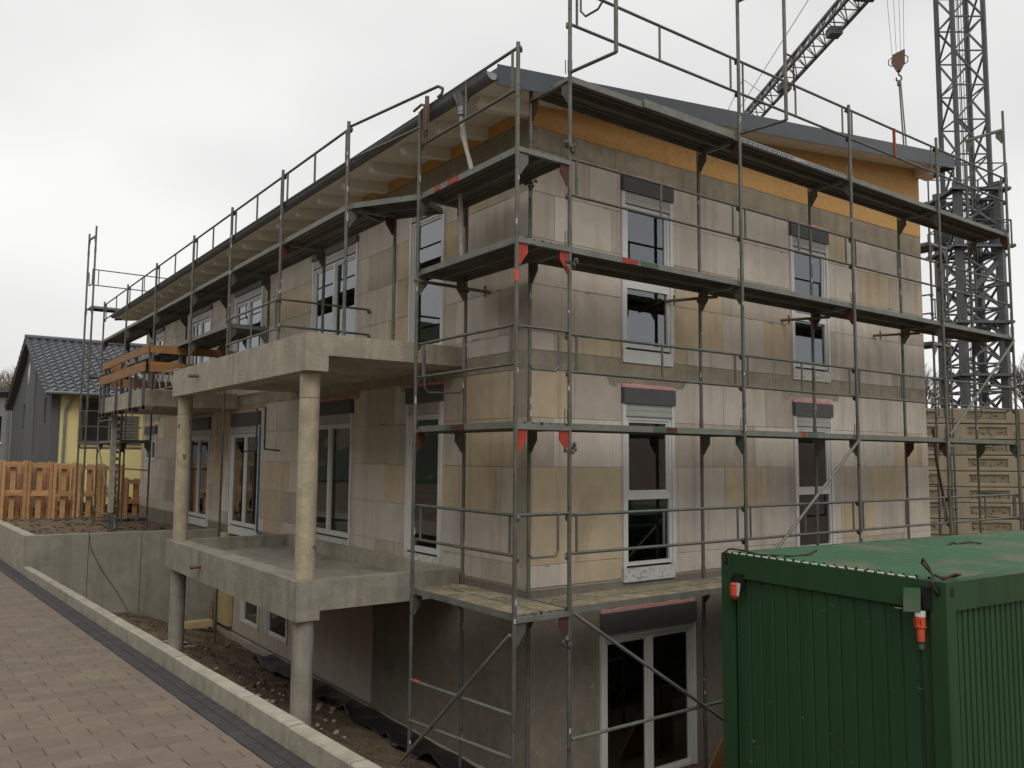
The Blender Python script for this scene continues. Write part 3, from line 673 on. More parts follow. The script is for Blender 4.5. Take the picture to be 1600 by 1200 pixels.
def standard(sc, x, y, z0, z1, splash=True, r=.0242):
    mb = MB().tube((x, y, z0), (x, y, z1), r, 10)
    k = math.ceil((z0+.05)/2)*2
    z = math.floor(z0/2)*2+.12
    while z < z1-.3:
        if z > z0+.2: mb.tube((x, y, z-.1), (x, y, z+.045), r+.004, 10)
        z += 2
    S_ = obj('standard', mb, 'steel', sc)
    if splash:
        m = MB(); rr = random.Random(int(x*31+y*17+50))
        for _ in range(5):
            z = rr.uniform(z0+.3, z1-.3); t = rr.uniform(3.4, 5.2); h = rr.uniform(.02, .09)
            c = Vector((x+(r+.001)*math.cos(t), y+(r+.001)*math.sin(t), z)); s_ = Vector((-math.sin(t), math.cos(t), 0))*.009; u_ = Vector((0, 0, h)); nn = Vector((math.cos(t), math.sin(t), 0))*.003
            m.prism([c-s_, c+s_, c+s_*.6+u_, c-s_*.8+u_], nn)
        obj('mortar_splash', m, 'splash', S_, kind='stuff')
    return S_
def transom(sc, p, q, z, red=False, both=True):
    P, Q = Vector((p[0], p[1], z)), Vector((q[0], q[1], z)); d = (Q-P).normalized()
    T = obj('transom', MB().beam(P-Vector((0, 0, .055)), Q-Vector((0, 0, .055)), .05, .05), 'steel_light', sc)
    for e, dd in ((P, d), (Q, -d)):
        if not both and e is Q: continue
        m = MB(); gusset(m, e+Vector((0, 0, -.08)), dd); obj('gusset_plate', m, ('red' if red and e.y < -.9 else ('red_dull' if int(abs(e.x*10+e.y*7+z)) % 5 == 0 else 'steel')), T)
    for e, dd in ((P, d), (Q, -d)):
        pass
    return T
# --- scaffold along the gable wall
XS = [-.3, 2.71, 5.37, 8.07, 10.72]; YO, YI = -1.03, -.3
SR = thing('scaffold', 'grey steel scaffold in front of the two window gable wall, up to the roof verge', 'scaffold', (5, -.7, -2.5))
tops = [8.3, 8.3, 7.13, 7.25, 8.42]
for x, zt in zip(XS, tops): standard(SR, x, YO, -2.45, zt)
for x, zt in zip(XS, [6.15, 6.0, 6.0, 6.0, 7.6]): standard(SR, x, YI, -2.75, zt)
for x in XS:
    for z in (0, 2, 4, 6): transom(SR, (x, YO), (x, YI), z, red=(x == -.3 and z in (2, 4)))
transom(SR, (XS[4], YO), (XS[4], YI), 8.1)
for i in range(4):
    for z in (0, 2, 4, 6): deck_bay(SR, (XS[i], YO), (XS[i+1], YO), (0, 1), z, width=.72 if z < 6 else .66, m='deck_dusty' if z == 0 else 'deck')
    for z in (1.0, 3.0, 5.02): guard(SR, (XS[i], YO), (XS[i+1], YO), z, off=(0, .03))
    guard(SR, (XS[i], YO), (XS[i+1], YO), 7.08, off=(0, .03), zs=(.46, 0))
# outrigger frames at the top
for x in XS[:2]:
    m = MB().tube((x, YO, 6.02), (x+.06, YO-.7, 6.0), .02).tube((x+.06, YO-.7, 6.0), (x+.06, YO-.7, 8.3), .024).tube((x, YO, 7.9), (x+.06, YO-.7, 7.9), .02)
    obj('outrigger_frame', m, 'steel', SR)
m = MB().path([(-.24, YO-.12, 7.2), (-.24, YO-.12, 6.72), (-.22, YO-.18, 6.64), (-.21, YO-.38, 6.64), (-.2, YO-.46, 6.72), (-.2, YO-.46, 7.2)], .013, 6)
obj('end_rail', m, 'steel', SR)
m = MB().tube((2.78, YO-.7, 6.9), (2.95, YO-.7, 6.9), .012).tube((2.95, YO-.7, 6.9), (2.95, YO-.7, 6.45), .012); obj('hook_bar', m, 'red_dull', SR)
for q in (6.7,): obj('red_post', MB().beam((q, YO, 6.62), (q, YO, 7.08), .025, .025), 'red', SR)
# end rails on the last frame
for z in (1, 3, 5, 7):
    m = MB().tube((10.72, YO, z), (10.72, YI, z), .0185).path([(10.72, YO+.12, z), (10.72, YO+.12, z-.4), (10.72, YO+.16, z-.45), (10.72, YI-.16, z-.45), (10.72, YI-.1, z-.4), (10.72, YI-.1, z)], .014, 6)
    obj('end_rail', m, 'steel', SR)
def brace(sc, p, q): return obj('brace', MB().tube(p, q, .021, 8), 'steel_light', sc)
brace(SR, (-.27, YO-.03, -.05), (2.69, YO-.03, -1.92)); brace(SR, (-.27, YO, -1.38), (2.71, YO, -1.38)); brace(SR, (2.75, YO-.03, .02), (5.35, YO-.03, 1.92)); brace(SR, (8.1, YO-.03, 2.05), (10.7, YO-.03, 3.9))
# wall ties
for x, z in ((2.71, 3.9), (8.07, 3.9), (5.37, 3.9)):
    m = MB().tube((x-.02, YO+.4, z-.06), (x-.25, YR, z-.04), .022).tube((x-.22, YR-.12, z-.11), (x-.22, YR-.12, z+.03), .015)
    coupler(m, (x, YI, z-.06), .05); obj('wall_tie', m, 'rust', SR)
rr = random.Random(5)
for x, y, z in ((-.3, YO, 5.12), (-.3, YO, 1.75), (-.3, YO, -.33), (-.3, YO, 3.78), (-.3, YI, 4.9)):
    m = MB()
    for k in range(7): m.blob((x+rr.uniform(-.07, .07), y+rr.uniform(-.05, .02), z+rr.uniform(-.06, .06)), .028, 1, seed=k+int(z*10))
    obj('coupler', m, 'steel', SR)
# coloured marks on deck edges
def mark(sc, x0, x1, z, c, y=YO+.0255): obj('colour_mark', MB().box(x0, x1, y-.0035, y+.001, z-.064, z-.002), c, sc)
mark(SR, .55, .8, 4, 'red'); mark(SR, .85, 1.15, 4, 'green_mark'); mark(SR, 1.05, 1.25, 2, 'green_mark'); mark(SR, 1.26, 1.45, 2, 'red_dull'); mark(SR, 4.0, 4.12, 2, 'red'); mark(SR, 4.16, 4.36, 2, 'green_mark'); mark(SR, 3.85, 4.1, 6, 'orange')
m = MB(); m2 = MB()
m.box(2.76, 5.3, YO+.0215, YO+.0245, 5.945, 5.998)
for k in range(46):
    if 21 < k < 27: continue
    x = 2.8+k*.054; m2.box(x, x+.022, YO+.018, YO+.0212, 5.955+(.012 if k % 2 else 0), 5.985)
p_ = obj('perforated_edge', m, 'zinc_light', SR); obj('slot', m2, 'black', p_, kind='stuff')
m = MB().box(.9, 2.6, YO-.0, YO+.02, 5.93, 6.03); obj('toe_board', m, 'steel_light', SR)
obj('reflective_band', MB().tube((-1.04, -1.03, 3.5), (-1.04, -1.03, 3.62), .0262, 10), 'orange', SR)
# upright pins at the deck joints
for x in XS:
    for z in (2, 4, 6): obj('locking_pin', MB().tube((x-.05, YO+.02, z), (x-.05, YO+.02, z+.16), .006, 5), 'steel', SR)
# --- scaffold round the corner, along the long side
XO = -1.04; Y1 = 1.1
SL = thing('scaffold', 'grey steel scaffold along the eaves side, stepping out round the upper balcony', 'scaffold', (-1.3, 8, -2.3))
for (x, y, a, b) in ((XO, YO, -2.45, 6.15), (XO, Y1, -2.15, 6.08), (-.3, Y1, -2.4, 5.0)): standard(SL, x, y, a, b)
for z in (0, 2, 4, 5):
    if z == 5 or 1: transom(SL, (XO, YO), (-.3, YO), z, red=(z in (2, 4)))
    transom(SL, (XO, Y1), (-.3, Y1), z)
    deck_bay(SL, (XO, YO), (XO, Y1), (1, 0), z, width=.74, m='deck_dusty' if z == 0 else 'deck')
for z in (1.02, 3.04): guard(SL, (XO, Y1), (XO, YO), z, off=(.03, 0))
guard(SL, (XO, Y1), (XO, YO), 6.11, off=(.02, 0), zs=(.47, 0))
for z in (1.02, 3.02):
    m = MB().tube((XO, YO, z), (-.3, YO, z), .0185).path([(-.86, YO, z), (-.86, YO, z-.4), (-.82, YO, z-.45), (-.5, YO, z-.45), (-.46, YO, z-.4), (-.46, YO, z)], .014, 6); obj('end_rail', m, 'steel', SL)
brace(SL, (XO-.03, YO+.03, -.2), (XO-.03, 1.25, -2.1)); brace(SL, (XO, YO, -1.0), (XO, Y1, -1.1)); brace(SL, (XO, YO, -1.43), (XO, Y1, -1.58))
obj('reflective_band', MB().tube((XO, .9, -1.085), (XO, .98, -1.09), .024, 8), 'orange', SL)
obj('base_plate', MB().box(XO-.08, XO+.08, Y1-.08, Y1+.08, -2.17, -2.155), 'steel', SL)
m = MB().tube((XO-.05, Y1, 3.86), (.0, Y1-.12, 3.82), .022); coupler(m, (-.3, Y1, 3.84), .05); m.tube((-.06, Y1-.1, 3.75), (-.06, Y1-.1, 3.9), .018); obj('wall_tie', m, 'steel', SL)
for k, (c, a, b, z) in enumerate((('red', .2, .45, 5), ('red', .62, .75, 5), ('green_mark', .32, .42, 2), ('red_dull', .0, .3, 2))):
    obj('colour_mark', MB().box(XO+.0225, XO+.0265, a, b, z-.064, z-.002), c, SL)
m = MB().path([(-.9, Y1+.02, 2.98), (-.9, Y1+.02, 2.5), (-.84, Y1+.02, 2.44), (-.36, Y1+.02, 2.46), (-.3, Y1+.02, 2.55)], .014, 6); obj('end_rail', m, 'steel', SL)
YL = [2.05, 4.45, 6.95, 9.4, 12.5, 15.6, 18.75]; XO2, XI2 = -1.6, -.87
base = [3.14, 3.14, 3.14, -2.0, 3.03, -.4, -.5]
for y, zb in zip(YL, base):
    standard(SL, XO2, y, zb, 6.13, splash=y < 8)
    standard(SL, XI2, y, zb if y < 9 else (-2.3 if y < 12 else -.45), 5.0, splash=False)
    transom(SL, (XO2, y), (XI2, y), 5)
    if y > 6: transom(SL, (XO2, y), (XI2, y), 4)
# skew bay between the two lines
d = Vector((XO2-XO, 2.05-Y1, 0)).normalized(); nrm = (d.y, -d.x)
deck_bay(SL, (XO, Y1), (XO2, 2.05), nrm, 5.0, width=.74)
obj('guard_rail', MB().path([(-1.22, .36, 5.97), (-1.2, .3, 6.0), (-1.2, .28, 6.06), (-1.23, .34, 6.1), (XO2+.03, 2.05, 6.07)], .0185, 8).tube((-1.38, .5, 5.6), (XO2+.03, 2.05, 5.6), .0185), 'steel', SL)
for i in range(6):
    a, b = YL[i], YL[i+1]
    deck_bay(SL, (XO2, b), (XO2, a), (1, 0), 5.0, width=.73)
    guard(SL, (XO2, a), (XO2, b), 6.05, off=(.03, 0), zs=(.45, 0))
    if i >= 2: deck_bay(SL, (XO2, b), (XO2, a), (1, 0), 4.0, width=.73)
    if i in (1,): guard(SL, (XO2, a), (XO2, b), 4.06, off=(0, 0), zs=(.46, 0))
guard(SL, (XO2, 4.45), (-.05, 4.45), 4.06, posts=False)
# hoisted bracket rails hanging on the row
obj('bent_rail', MB().path([(-1.08, .95, 5.62), (-1.08, .92, 6.1), (-1.08, 1.0, 6.14), (-1.08, 1.2, 6.12)], .018, 6).beam((-1.08, .86, 5.75), (-1.08, .86, 6.2), .035, .045), 'rust', SL)
deck_bay(SL, (XO2, 18.75), (XO2, 15.6), (1, 0), 2.0, width=.73)
transom(SL, (XO2, 18.75), (XI2, 18.75), 2); transom(SL, (XO2, 15.6), (XI2, 15.6), 2)
guard(SL, (XO2, 18.75), (XO2, 15.6), 3.0, off=(.03, 0))
brace(SL, (XO2, 18.7, 1.9), (XO2, 15.7, -.3)); brace(SL, (XO2, 18.75, .0), (XO2, 15.6, .0)); brace(SL, (XI2, 18.75, 1.2), (XI2, 15.6, 1.2))
obj('hanging_tube', MB().path([(-.3, 9.0, 2.6), (-.3, 9.0, 1.72), (-.55, 9.0, 1.7)], .02), 'steel', SL); obj('hanging_tube', MB().path([(-.34, 8.4, 2.6), (-.34, 8.4, 1.75), (-.02, 8.4, 1.72)], .02), 'steel', SL)
# --- tower at the far end
SF = thing('scaffold', 'tall far scaffold tower rising left of the eaves at the far house end', 'scaffold', (-1.2, 21, -.5))
for (x, y, b) in ((-1.6, 20.75, 8.87), (-1.68, 21.45, 8.75), (1.4, 20.75, 7.4), (1.4, 21.45, 7.4)): standard(SF, x, y, -.55, b, splash=False, r=.03)
for z in (2, 4.1, 6.3, 8.6): transom(SF, (-1.68, 21.45), (-1.6, 20.75), z)
deck_bay(SF, (-1.65, 20.75), (1.4, 20.75), (0, 1), 6.3, width=.7); deck_bay(SF, (-1.65, 20.75), (1.4, 20.75), (0, 1), 4.1, width=.7); deck_bay(SF, (-1.65, 20.75), (1.4, 20.75), (0, 1), 1.85, width=.7)
guard(SF, (-1.6, 20.75), (1.4, 20.75), 7.46, zs=(.5, 0)); guard(SF, (-1.68, 21.45), (1.4, 21.45), 5.2, zs=(.5, 0)); guard(SF, (-1.68, 21.45), (1.4, 21.45), 3.0, zs=(.5, 0))
m = MB().path([(-1.66, 21.3, 7.45), (-1.66, 21.2, 7.0), (-1.62, 20.9, 7.0), (-1.62, 20.85, 7.5)], .02, 6); obj('end_rail', m, 'steel', SF)
# --- scaffold row behind the right-hand corner
SB = thing('scaffold', 'scaffold row behind the right house corner in front of the crane mast', 'scaffold', (12.4, 3, -1.7))
for x in (12.05, 12.78):
    for y in (1.15, 3.75): standard(SB, x, y, -1.9, 6.95 if x < 12.5 else 6.4, splash=False)
for z in (2.0, 4.25, 6.5):
    for y in (1.15, 3.75): transom(SB, (12.05, y), (12.78, y), z)
    deck_bay(SB, (12.05, 3.75), (12.05, 1.15), (1, 0), z, width=.73)
for z in (1.1, 3.1, 5.3, 7.4): guard(SB, (12.05, 3.75), (12.05, 1.15), z, posts=False)
for z in (1.0, 3.0, 5.2): guard(SB, (12.05, 1.15), (12.78, 1.15), z, posts=True)
obj('red_hose', MB().path([(11.4, .9, 2.3), (11.5, .9, 1.6), (11.72, .9, .9), (11.85, .9, .3)], .03, 6), 'red_dull', SB)
# ------------------------------------------------------------------ timber guard at far balcony
TG = thing('timber_guard', 'orange timber guard boards on dark steel posts around the far balcony', 'guard rail', (-2.2, 13, 2.7))
for z0, h, dx in ((3.77, .165, 0), (3.37, .21, .05)):
    for a, b in ((10.55, 12.6), (12.62, 15.4)):
        obj('guard_board', MB().box(-2.16-dx, -2.12-dx, a, b, z0, z0+h), 'shutter_wood', TG)
    obj('guard_board', MB().box(-2.1, -.15, 10.5, 10.54, z0, z0+h), 'shutter_wood', TG)
    obj('guard_board', MB().box(-2.1, -.15, 15.42, 15.46, z0, z0+h), 'shutter_wood', TG)
for y in (10.62, 11.9, 13.4, 14.9, 15.35): obj('guard_post', MB().box(-2.10-.0, -2.05, y-.03, y+.03, 3.04, 4.0).box(-2.205, -2.152, y-.03, y+.03, 2.55, 3.34).box(-2.2, -2.0, y-.03, y+.03, 2.57, 2.65), 'anthracite', TG)
for x in (-1.5, -.7): obj('guard_post', MB().box(x, x+.06, 10.55, 10.6, 3.0, 4.0), 'anthracite', TG)
obj('catch_deck', MB().box(-1.75, -.9, 10.7, 11.1, 3.55, 3.6), 'deck', TG)
lg = MB(); a0, a1 = Vector((-1.85, 11.3, 3.04)), Vector((-1.85, 8.6, 3.0))
for dz in (0, .33): lg.tube(Vector((-1.9, 10.9, 3.0+dz)), Vector((-1.9, 8.9, 2.98+dz)), .014, 6)
for k in range(9): lg.tube((-1.9, 10.9-k*.25, 3.0+(.33 if k % 2 else 0)), (-1.9, 10.65-k*.25, 3.0+(0 if k % 2 else .33)), .012, 6)
lg.tube((-1.9, 10.9, 3.0), (-1.9, 10.9, 3.33), .014, 6)
tag(obj('lattice_girder', lg, 'zinc_light'), 'pale lattice girder lying between the upper and the far balcony', 'girder')
# toothed hoist rail below the far balcony
hr = thing('hoist_rail', 'dusty grey toothed hoist rail standing upright below the far balcony', 'rail', (-1.85, 15.0, -.4))
obj('rail_body', MB().box(-1.93, -1.81, 15.0, 15.12, .15, 2.658), 'kerb', hr)
for k in range(13): obj('tooth', MB().box(-1.805, -1.74, 15.02, 15.09, .45+k*.17, .53+k*.17), 'steel', hr)
for q in (-1.9, -1.83): obj('foot_tube', MB().tube((q, 15.05, -.5), (q, 15.05, .15), .03), 'steel', hr)
# ------------------------------------------------------------------ wooden frames on the terrace
def frame_panel(x, y, zb, ht, wd, label, rz=-.02, g='tall wooden frames standing on the soil terrace', boards=3):
    t = thing('wooden_frame', label, 'wooden frame', (x, y, zb), rz, g)
    for xx in (0, wd-.09): obj('post', MB().box(xx, xx+.09, 0, .09, 0, ht-.002), 'pallet', t, world=False)
    for z in (.14, ht*.53, ht-.13): obj('rail', MB().box(.0, wd, .092, .13, z-.06, z+.06), 'pallet', t, world=False)
    for z in (.12, ht*.5, ht-.16): obj('rail', MB().box(.092, wd-.092, .02, .06, z-.05, z+.05), 'pallet', t, world=False)
    for k in range(boards):
        xx = .14+(wd-.3)*(k+.5)/boards-.09+random.uniform(-.03, .03)
        obj('board', MB().box(xx+.02, xx+.17, .135, .16, .02, ht-.03), 'pallet', t, world=False)
    for xx in (0.02, wd-.10): obj('rear_post', MB().box(xx, xx+.08, .55, .63, 0, ht-.02), 'pallet', t, world=False)
    obj('rear_rail', MB().box(0, wd, .632, .66, ht*.5-.05, ht*.5+.05), 'pallet', t, world=False); obj('rear_board', MB().box(wd*.2, wd*.2+.11, .6, .63, .05, ht-.05), 'pallet', t, world=False); obj('rear_board', MB().box(wd*.66, wd*.66+.11, .6, .63, .05, ht-.05), 'pallet', t, world=False)
    obj('top_tie', MB().box(.0, .09, .14, .62, ht-.14, ht-.05).box(wd-.09, wd, .14, .62, ht-.14, ht-.05), 'pallet', t, world=False)
    obj('foot_tie', MB().box(.0, .09, .14, .62, .02, .12).box(wd-.09, wd, .14, .62, .02, .12).box(.1, wd-.1, .3, .45, .0, .03), 'pallet', t, world=False)
    return t
fl = ['leftmost wooden frame, cut by the left photo edge', 'wooden frame second from the left photo edge', 'wooden frame in front of the dark house gable corner', 'wooden frame below the yellow house downpipe', 'wooden frame just left of the scaffold tower foot', 'wooden frame behind the scaffold tower foot', 'wooden frame behind the toothed hoist rail', 'wooden frame touching the far house corner']
for k in range(8):
    x = -4.35+k*.71; frame_panel(x, 22.4-.02*k, -.68-.02*k, (2.12 if k < 6 else 1.7)-.01*k, .69, fl[k], boards=1)
# ------------------------------------------------------------------ soil pit details
rb2 = random.Random(3); m = MB()
for k in range(2200):
    x = rb2.uniform(-3.6, -.2); y = rb2.uniform(-1, 11.9); r = rb2.uniform(.008, .03)*(1 if rb2.random() < .93 else 2.2)
    m.blob((x, y, ground_h(x, y)+r*.2), r, .7, seed=k)
for k in range(500):
    x = rb2.uniform(-3.7, 1.4); y = rb2.uniform(12.4, 22); 
    if x > -.2 and y < 20.8: continue
    r = rb2.uniform(.015, .06); m.blob((x, y, ground_h(x, y)+r*.2), r, .6, seed=k)
obj('soil_clods', m, 'clod', kind='stuff')
m = MB()
for k in range(70):
    y = rb2.gauss(4.3, 1.3); x = rb2.uniform(-2.4, -.9) if k % 3 else rb2.uniform(-3.2, -.6)
    if y < 0 or y > 11.5: continue
    r = rb2.uniform(.015, .045); m.blob((x, y, ground_h(x, y)+r*.5), r, .8, seed=k+7)
obj('rubble', m, 'stone', kind='stuff')
m = MB()
for k in range(14):
    x = -1.9+rb2.uniform(-.35, .35); y = 8.2+rb2.uniform(-.4, .4); z = ground_h(x, y)+.03; a = rb2.random()*6
    c = Vector((x, y, z)); e = Vector((math.cos(a), math.sin(a), .15))*rb2.uniform(.06, .16); s_ = Vector((-math.sin(a), math.cos(a), 0))*.02
    m.prism([c-s_, c+e-s_*.3, c+e+s_, c+s_], (0, 0, .004))
obj('plastic_scraps', m, 'splash', kind='stuff')
# black sheet draped along the ledge
mb = MB(); nu, nv = 60, 9
for i in range(nu+1):
    y = 8.2-7.4*i/nu
    for j in range(nv+1):
        t = j/nv; wv = noise.noise(Vector((y*2.6, t*1.2, 1)))*.24*t+noise.noise(Vector((y*6, t*3, 4)))*.05*t
        top = -2.28+.04*noise.noise(Vector((y*1.7, 0, 7)))-.02*sst(3, 1, y)
        x = -.105-.62*t*(.75+.35*noise.noise(Vector((y*.8, 3, 3))))-abs(wv)*.4
        z = top*(1-t)+(ground_h(x, y)+.03)*t+.14*math.sin(math.pi*t)*(.5+noise.noise(Vector((y*1.3, 0, 2))))+wv*.9
        if j == 0: x = -.11
        mb.v.append((x, y, max(z, ground_h(x, y)+.015)))
for i in range(nu):
    for j in range(nv): a = i*(nv+1)+j; mb.f.append((a, a+nv+1, a+nv+2, a+1))
mb.sm = [True]*len(mb.f)
o = obj('plastic_sheet', mb, 'foil'); tag(o, 'black plastic sheet sagging along the basement wall foot', 'sheet')
md = o.modifiers.new('solid', 'SOLIDIFY'); md.thickness = .004
pk = MB().box(-1.15, -.35, 11.3, 11.55, -2.22, -2.08); pb = tag(obj('timber_block', pk, 'yellow_board'), 'pale squared timber lying in the pit before the retaining wall', 'timber')
fbd = thing('formwork_board', 'yellow formwork boards upright in the corner of pit and house', 'board', (-.2, 11.7, -2.3))
obj('board', MB().box(-.12, -.02, 11.0, 11.96, -2.2, -.5), 'yellow_board', fbd); obj('board', MB().box(-.2, -.125, 11.1, 11.5, -.42, -.14), 'yellow_board', fbd)
tag(obj('steel_bar', MB().tube((-.35, 11.5, -2.3), (-.22, 11.8, -1.75), .035, 8), 'rust'), 'rusty bar leaning on the yellow formwork boards', 'bar')
# wet sacks at far house corner
m = MB()
for k in range(7): m.blob((-1.1+.22*k, 19.4+.1*(k % 2), -.42), .26, .55, seed=k+40)
tag(obj('tarpaulin', m, 'foil'), 'black crumpled tarpaulin on the terrace at the far house corner', 'tarpaulin')
tag(obj('leaning_board', MB().prism([(2.2, -.62, -2.6), (2.95, -.62, -1.75), (3.3, -.62, -1.75), (3.3, -.62, -2.6)], (0, .03, .0)), 'shutter_wood'), 'orange board leaning beside the green container', 'board')
m = MB(); rr = random.Random(9)
for k in range(420):
    if k % 2: x = rr.uniform(-1.0, -.34); y = rr.uniform(YO+.05, Y1)
    else: x = rr.uniform(-.3, 2.6); y = rr.uniform(YO+.06, YI-.04)
    s_ = rr.uniform(.004, .016); a = rr.random()*3; m.box(-s_, s_, -s_*.5, s_*.5, 0, .005, Matrix.Translation((x, y, .001)) @ Matrix.Rotation(a, 4, 'Z'))
obj('wood_chips', m, 'yellow_board', kind='stuff')
# ------------------------------------------------------------------ container
CT = thing('site_container', 'dark green corrugated site container at the lower right', 'container', (.76, -4.56, -2.2), math.atan2(-.076, .997))
def cobj(n, m, mm, par=CT, **k): return obj(n, m, mm, par, world=False, **k)
CL, CW, CH = 6.06, 2.49, 2.82
P_ = .14
for x in (0, CL-P_):
    for y in (0, CW-P_): cobj('corner_post', MB().box(x, x+P_, y, y+P_, .0, CH), 'green')
for z in (0, CH-.24):
    h = .16 if z == 0 else .24
    for x in (.004, CL-.124): cobj('edge_beam', MB().box(x, x+.12, P_+.001, CW-P_-.001, z, z+h), 'green')
    for y in (.004, CW-.124): cobj('edge_beam', MB().box(P_+.001, CL-P_-.001, y, y+.12, z, z+h), 'green')
def corr(u0, u1, z0, z1, pitch, depth, horiz):   # corrugated sheet; returns list of (u, d)
    pts = []; u = u0
    while u < u1:
        for a, dd in (((0, 0), (.62, 0), (.72, depth), (.9, depth), (1, 0)) if pitch < .1 else ((0, 0), (.8, 0), (.86, depth), (.94, depth), (1, 0))):
            if u+a*pitch <= u1: pts.append((u+a*pitch, dd))
        u += pitch
    return pts
m = MB(); pts = corr(P_, CW-P_, 0, 0, .155, .013, 0)
for (a, da), (b, db) in zip(pts[:-1], pts[1:]):
    if b > a: m.add([(.045+da, a, .16), (.045+db, b, .16), (.045+db, b, CH-.24), (.045+da, a, CH-.24)], [(0, 3, 2, 1)])
cobj('end_panel', m, 'green')
m = MB(); pts = corr(P_, CL-P_, 0, 0, .085, .02, 0)
for (a, da), (b, db) in zip(pts[:-1], pts[1:]):
    if b > a: m.add([(a, .04+da, .16), (b, .04+db, .16), (b, .04+db, CH-.24), (a, .04+da, CH-.24)], [(0, 1, 2, 3)])
m2 = MB()
for (a, da), (b, db) in zip(pts[:-1], pts[1:]):
    if b > a: m2.add([(a, CW-.04-da, .16), (b, CW-.04-db, .16), (b, CW-.04-db, CH-.24), (a, CW-.04-da, CH-.24)], [(0, 3, 2, 1)])
cobj('side_panel', m, 'green'); cobj('side_panel', m2, 'green'); cobj('end_panel', MB().box(CL-.06, CL-.05, P_, CW-P_, .16, CH-.24), 'green')
m = MB(); nr = 19
for k in range(nr):
    y = .125+(CW-.25)*k/nr; s_ = (CW-.25)/nr; z = CH-.03
    m.add([(.125, y, z), (CL-.125, y, z), (CL-.125, y+s_*.55, z), (.125, y+s_*.55, z)], [(0, 1, 2, 3)])
    m.add([(.125, y+s_*.55, z), (CL-.125, y+s_*.55, z), (CL-.125, y+s_*.68, z+.045), (.125, y+s_*.68, z+.045)], [(0, 1, 2, 3)])
    m.add([(.125, y+s_*.68, z+.045), (CL-.125, y+s_*.68, z+.045), (CL-.125, y+s_*.87, z+.045), (.125, y+s_*.87, z+.045)], [(0, 1, 2, 3)])
    m.add([(.125, y+s_*.87, z+.045), (CL-.125, y+s_*.87, z+.045), (CL-.125, y+s_, z), (.125, y+s_, z)], [(0, 1, 2, 3)])
cobj('roof_sheet', m, 'green_roof')
for (x, y, ax) in ((-.002, .07, 0), (-.002, CW-.07, 0), (.09, -.002, 1)):
    m = MB(); pp = []
    for i in range(14):
        t = 2*math.pi*i/14; a, b = .028*math.cos(t), .045*math.sin(t)
        pp.append((x, y+a, CH-.085+b) if ax == 0 else (x+a, y, CH-.085+b))
    if ax: pp = pp[::-1]
    m.prism(pp, (.003, 0, 0) if ax == 0 else (0, .003, 0)); cobj('casting_hole', m, 'black')
# twisted white and green cord along the top edge
tg = thing('cord', 'white and green twisted cord lying along the container top edge', 'cord', (.78, -4.4, .62), math.atan2(-.076, .997))
for k in range(22): obj('white_strand', MB().tube((.02, .12+.1*k, .006), (.022, .178+.1*k, .006), .0095, 6), 'white_cord', tg, world=False)
obj('green_strand', MB().tube((.03, .1, .004), (.03, CW-.2, .004), .007, 6), 'green', tg, world=False)
ct = Matrix.Translation((.76, -4.56, .62)) @ Matrix.Rotation(math.atan2(-.076, .997), 4, 'Z')
def cable(pts, label, r=.011): tag(obj('cable', MB().path([ct @ Vector(p) for p in pts], r, 6), 'cable'), label, 'cable')
cable([(.0, .07, -.09), (-.02, .1, -.02), (.03, .12, .03), (.1, .2, .1), (.15, .28, .16), (.16, .3, .12), (.1, .18, .05), (.06, .05, .02), (.14, -.0, .06), (.25, .02, .05), (.3, .1, .02), (.2, .16, .012)], 'brown cable loop at the near corner of the container roof')
cable([(-.01, CW-.07, -.09), (-.02, CW-.05, .0), (.02, CW-.1, .045), (.1, CW-.2, .04), (.12, CW-.4, .01), (.3, CW-.7, .015), (.5, CW-.75, .03), (.65, CW-.72, .06)], 'brown cable loop at the far left corner of the container roof')
cable([(2.9, 1.7, 0), (3.0, 1.68, .04), (3.1, 1.7, .01), (3.3, 1.66, .03), (3.45, 1.6, .01)], 'dark cable scrap at the back of the container roof')
# plugs and their sockets
def cyl(mb, p, q, r, r2=None): return mb.tube(p, q, r, 14, r2)
sk = thing('power_plug', 'red five-pin plug hanging from an open grey flap near the container corner', 'plug', ct @ Vector((0, .2, -.3)), math.atan2(-.076, .997))
def lob(n, m, mm, par): return obj(n, m, mm, par, world=False)
lob('plug_body', cyl(cyl(cyl(MB(), (-.05, 0, .0), (-.055, -.005, -.08), .042, .04), (-.055, -.005, -.08), (-.058, -.007, -.092), .044, .044), (-.055, -.005, -.09), (-.062, -.01, -.2), .033, .028), 'orange', sk)
for q in (-.03, -.01, .012, .03): lob('grip_rib', MB().box(-.092, -.086, q-.003, q+.003, -.07, -.01), 'red', sk)
lob('plug_collar', cyl(MB(), (-.045, .002, .05), (-.05, 0, .0), .045, .042), 'white_cord', sk)
lob('plug_nut', cyl(MB(), (-.062, -.01, -.22), (-.064, -.01, -.26), .026, .02), 'steel', sk)
lob('plug_cord', MB().path([(-.064, -.01, -.26), (-.05, 0, -.4), (-.02, .01, -.8), (-.012, .01, -1.6)], .0055, 6), 'black', sk)
lob('socket_flap', MB().box(-.1, -.092, -.03, .12, .02, .22, Matrix.Rotation(.22, 4, 'Y') @ Matrix.Rotation(-.1, 4, 'X')), 'green_roof', sk)
lob('socket_box', MB().box(-.045, .04, -.075, .03, .06, .25), 'black', sk)
lob('flap_hinge', MB().tube((-.09, .14, .05), (-.09, .2, .045), .006, 6), 'zinc_light', sk)
s2 = thing('power_socket', 'red round socket at the upper left end of the container', 'socket', ct @ Vector((0, CW-.24, -.36)), math.atan2(-.076, .997))
lob('socket_body', MB().tube((-.05, 0, -.085), (-.06, 0, -.05), .03, 12, .048).tube((-.06, 0, -.05), (-.06, 0, .05), .048, 12, .05).tube((-.06, 0, .05), (-.055, 0, .075), .05, 12, .03), 'orange', s2)
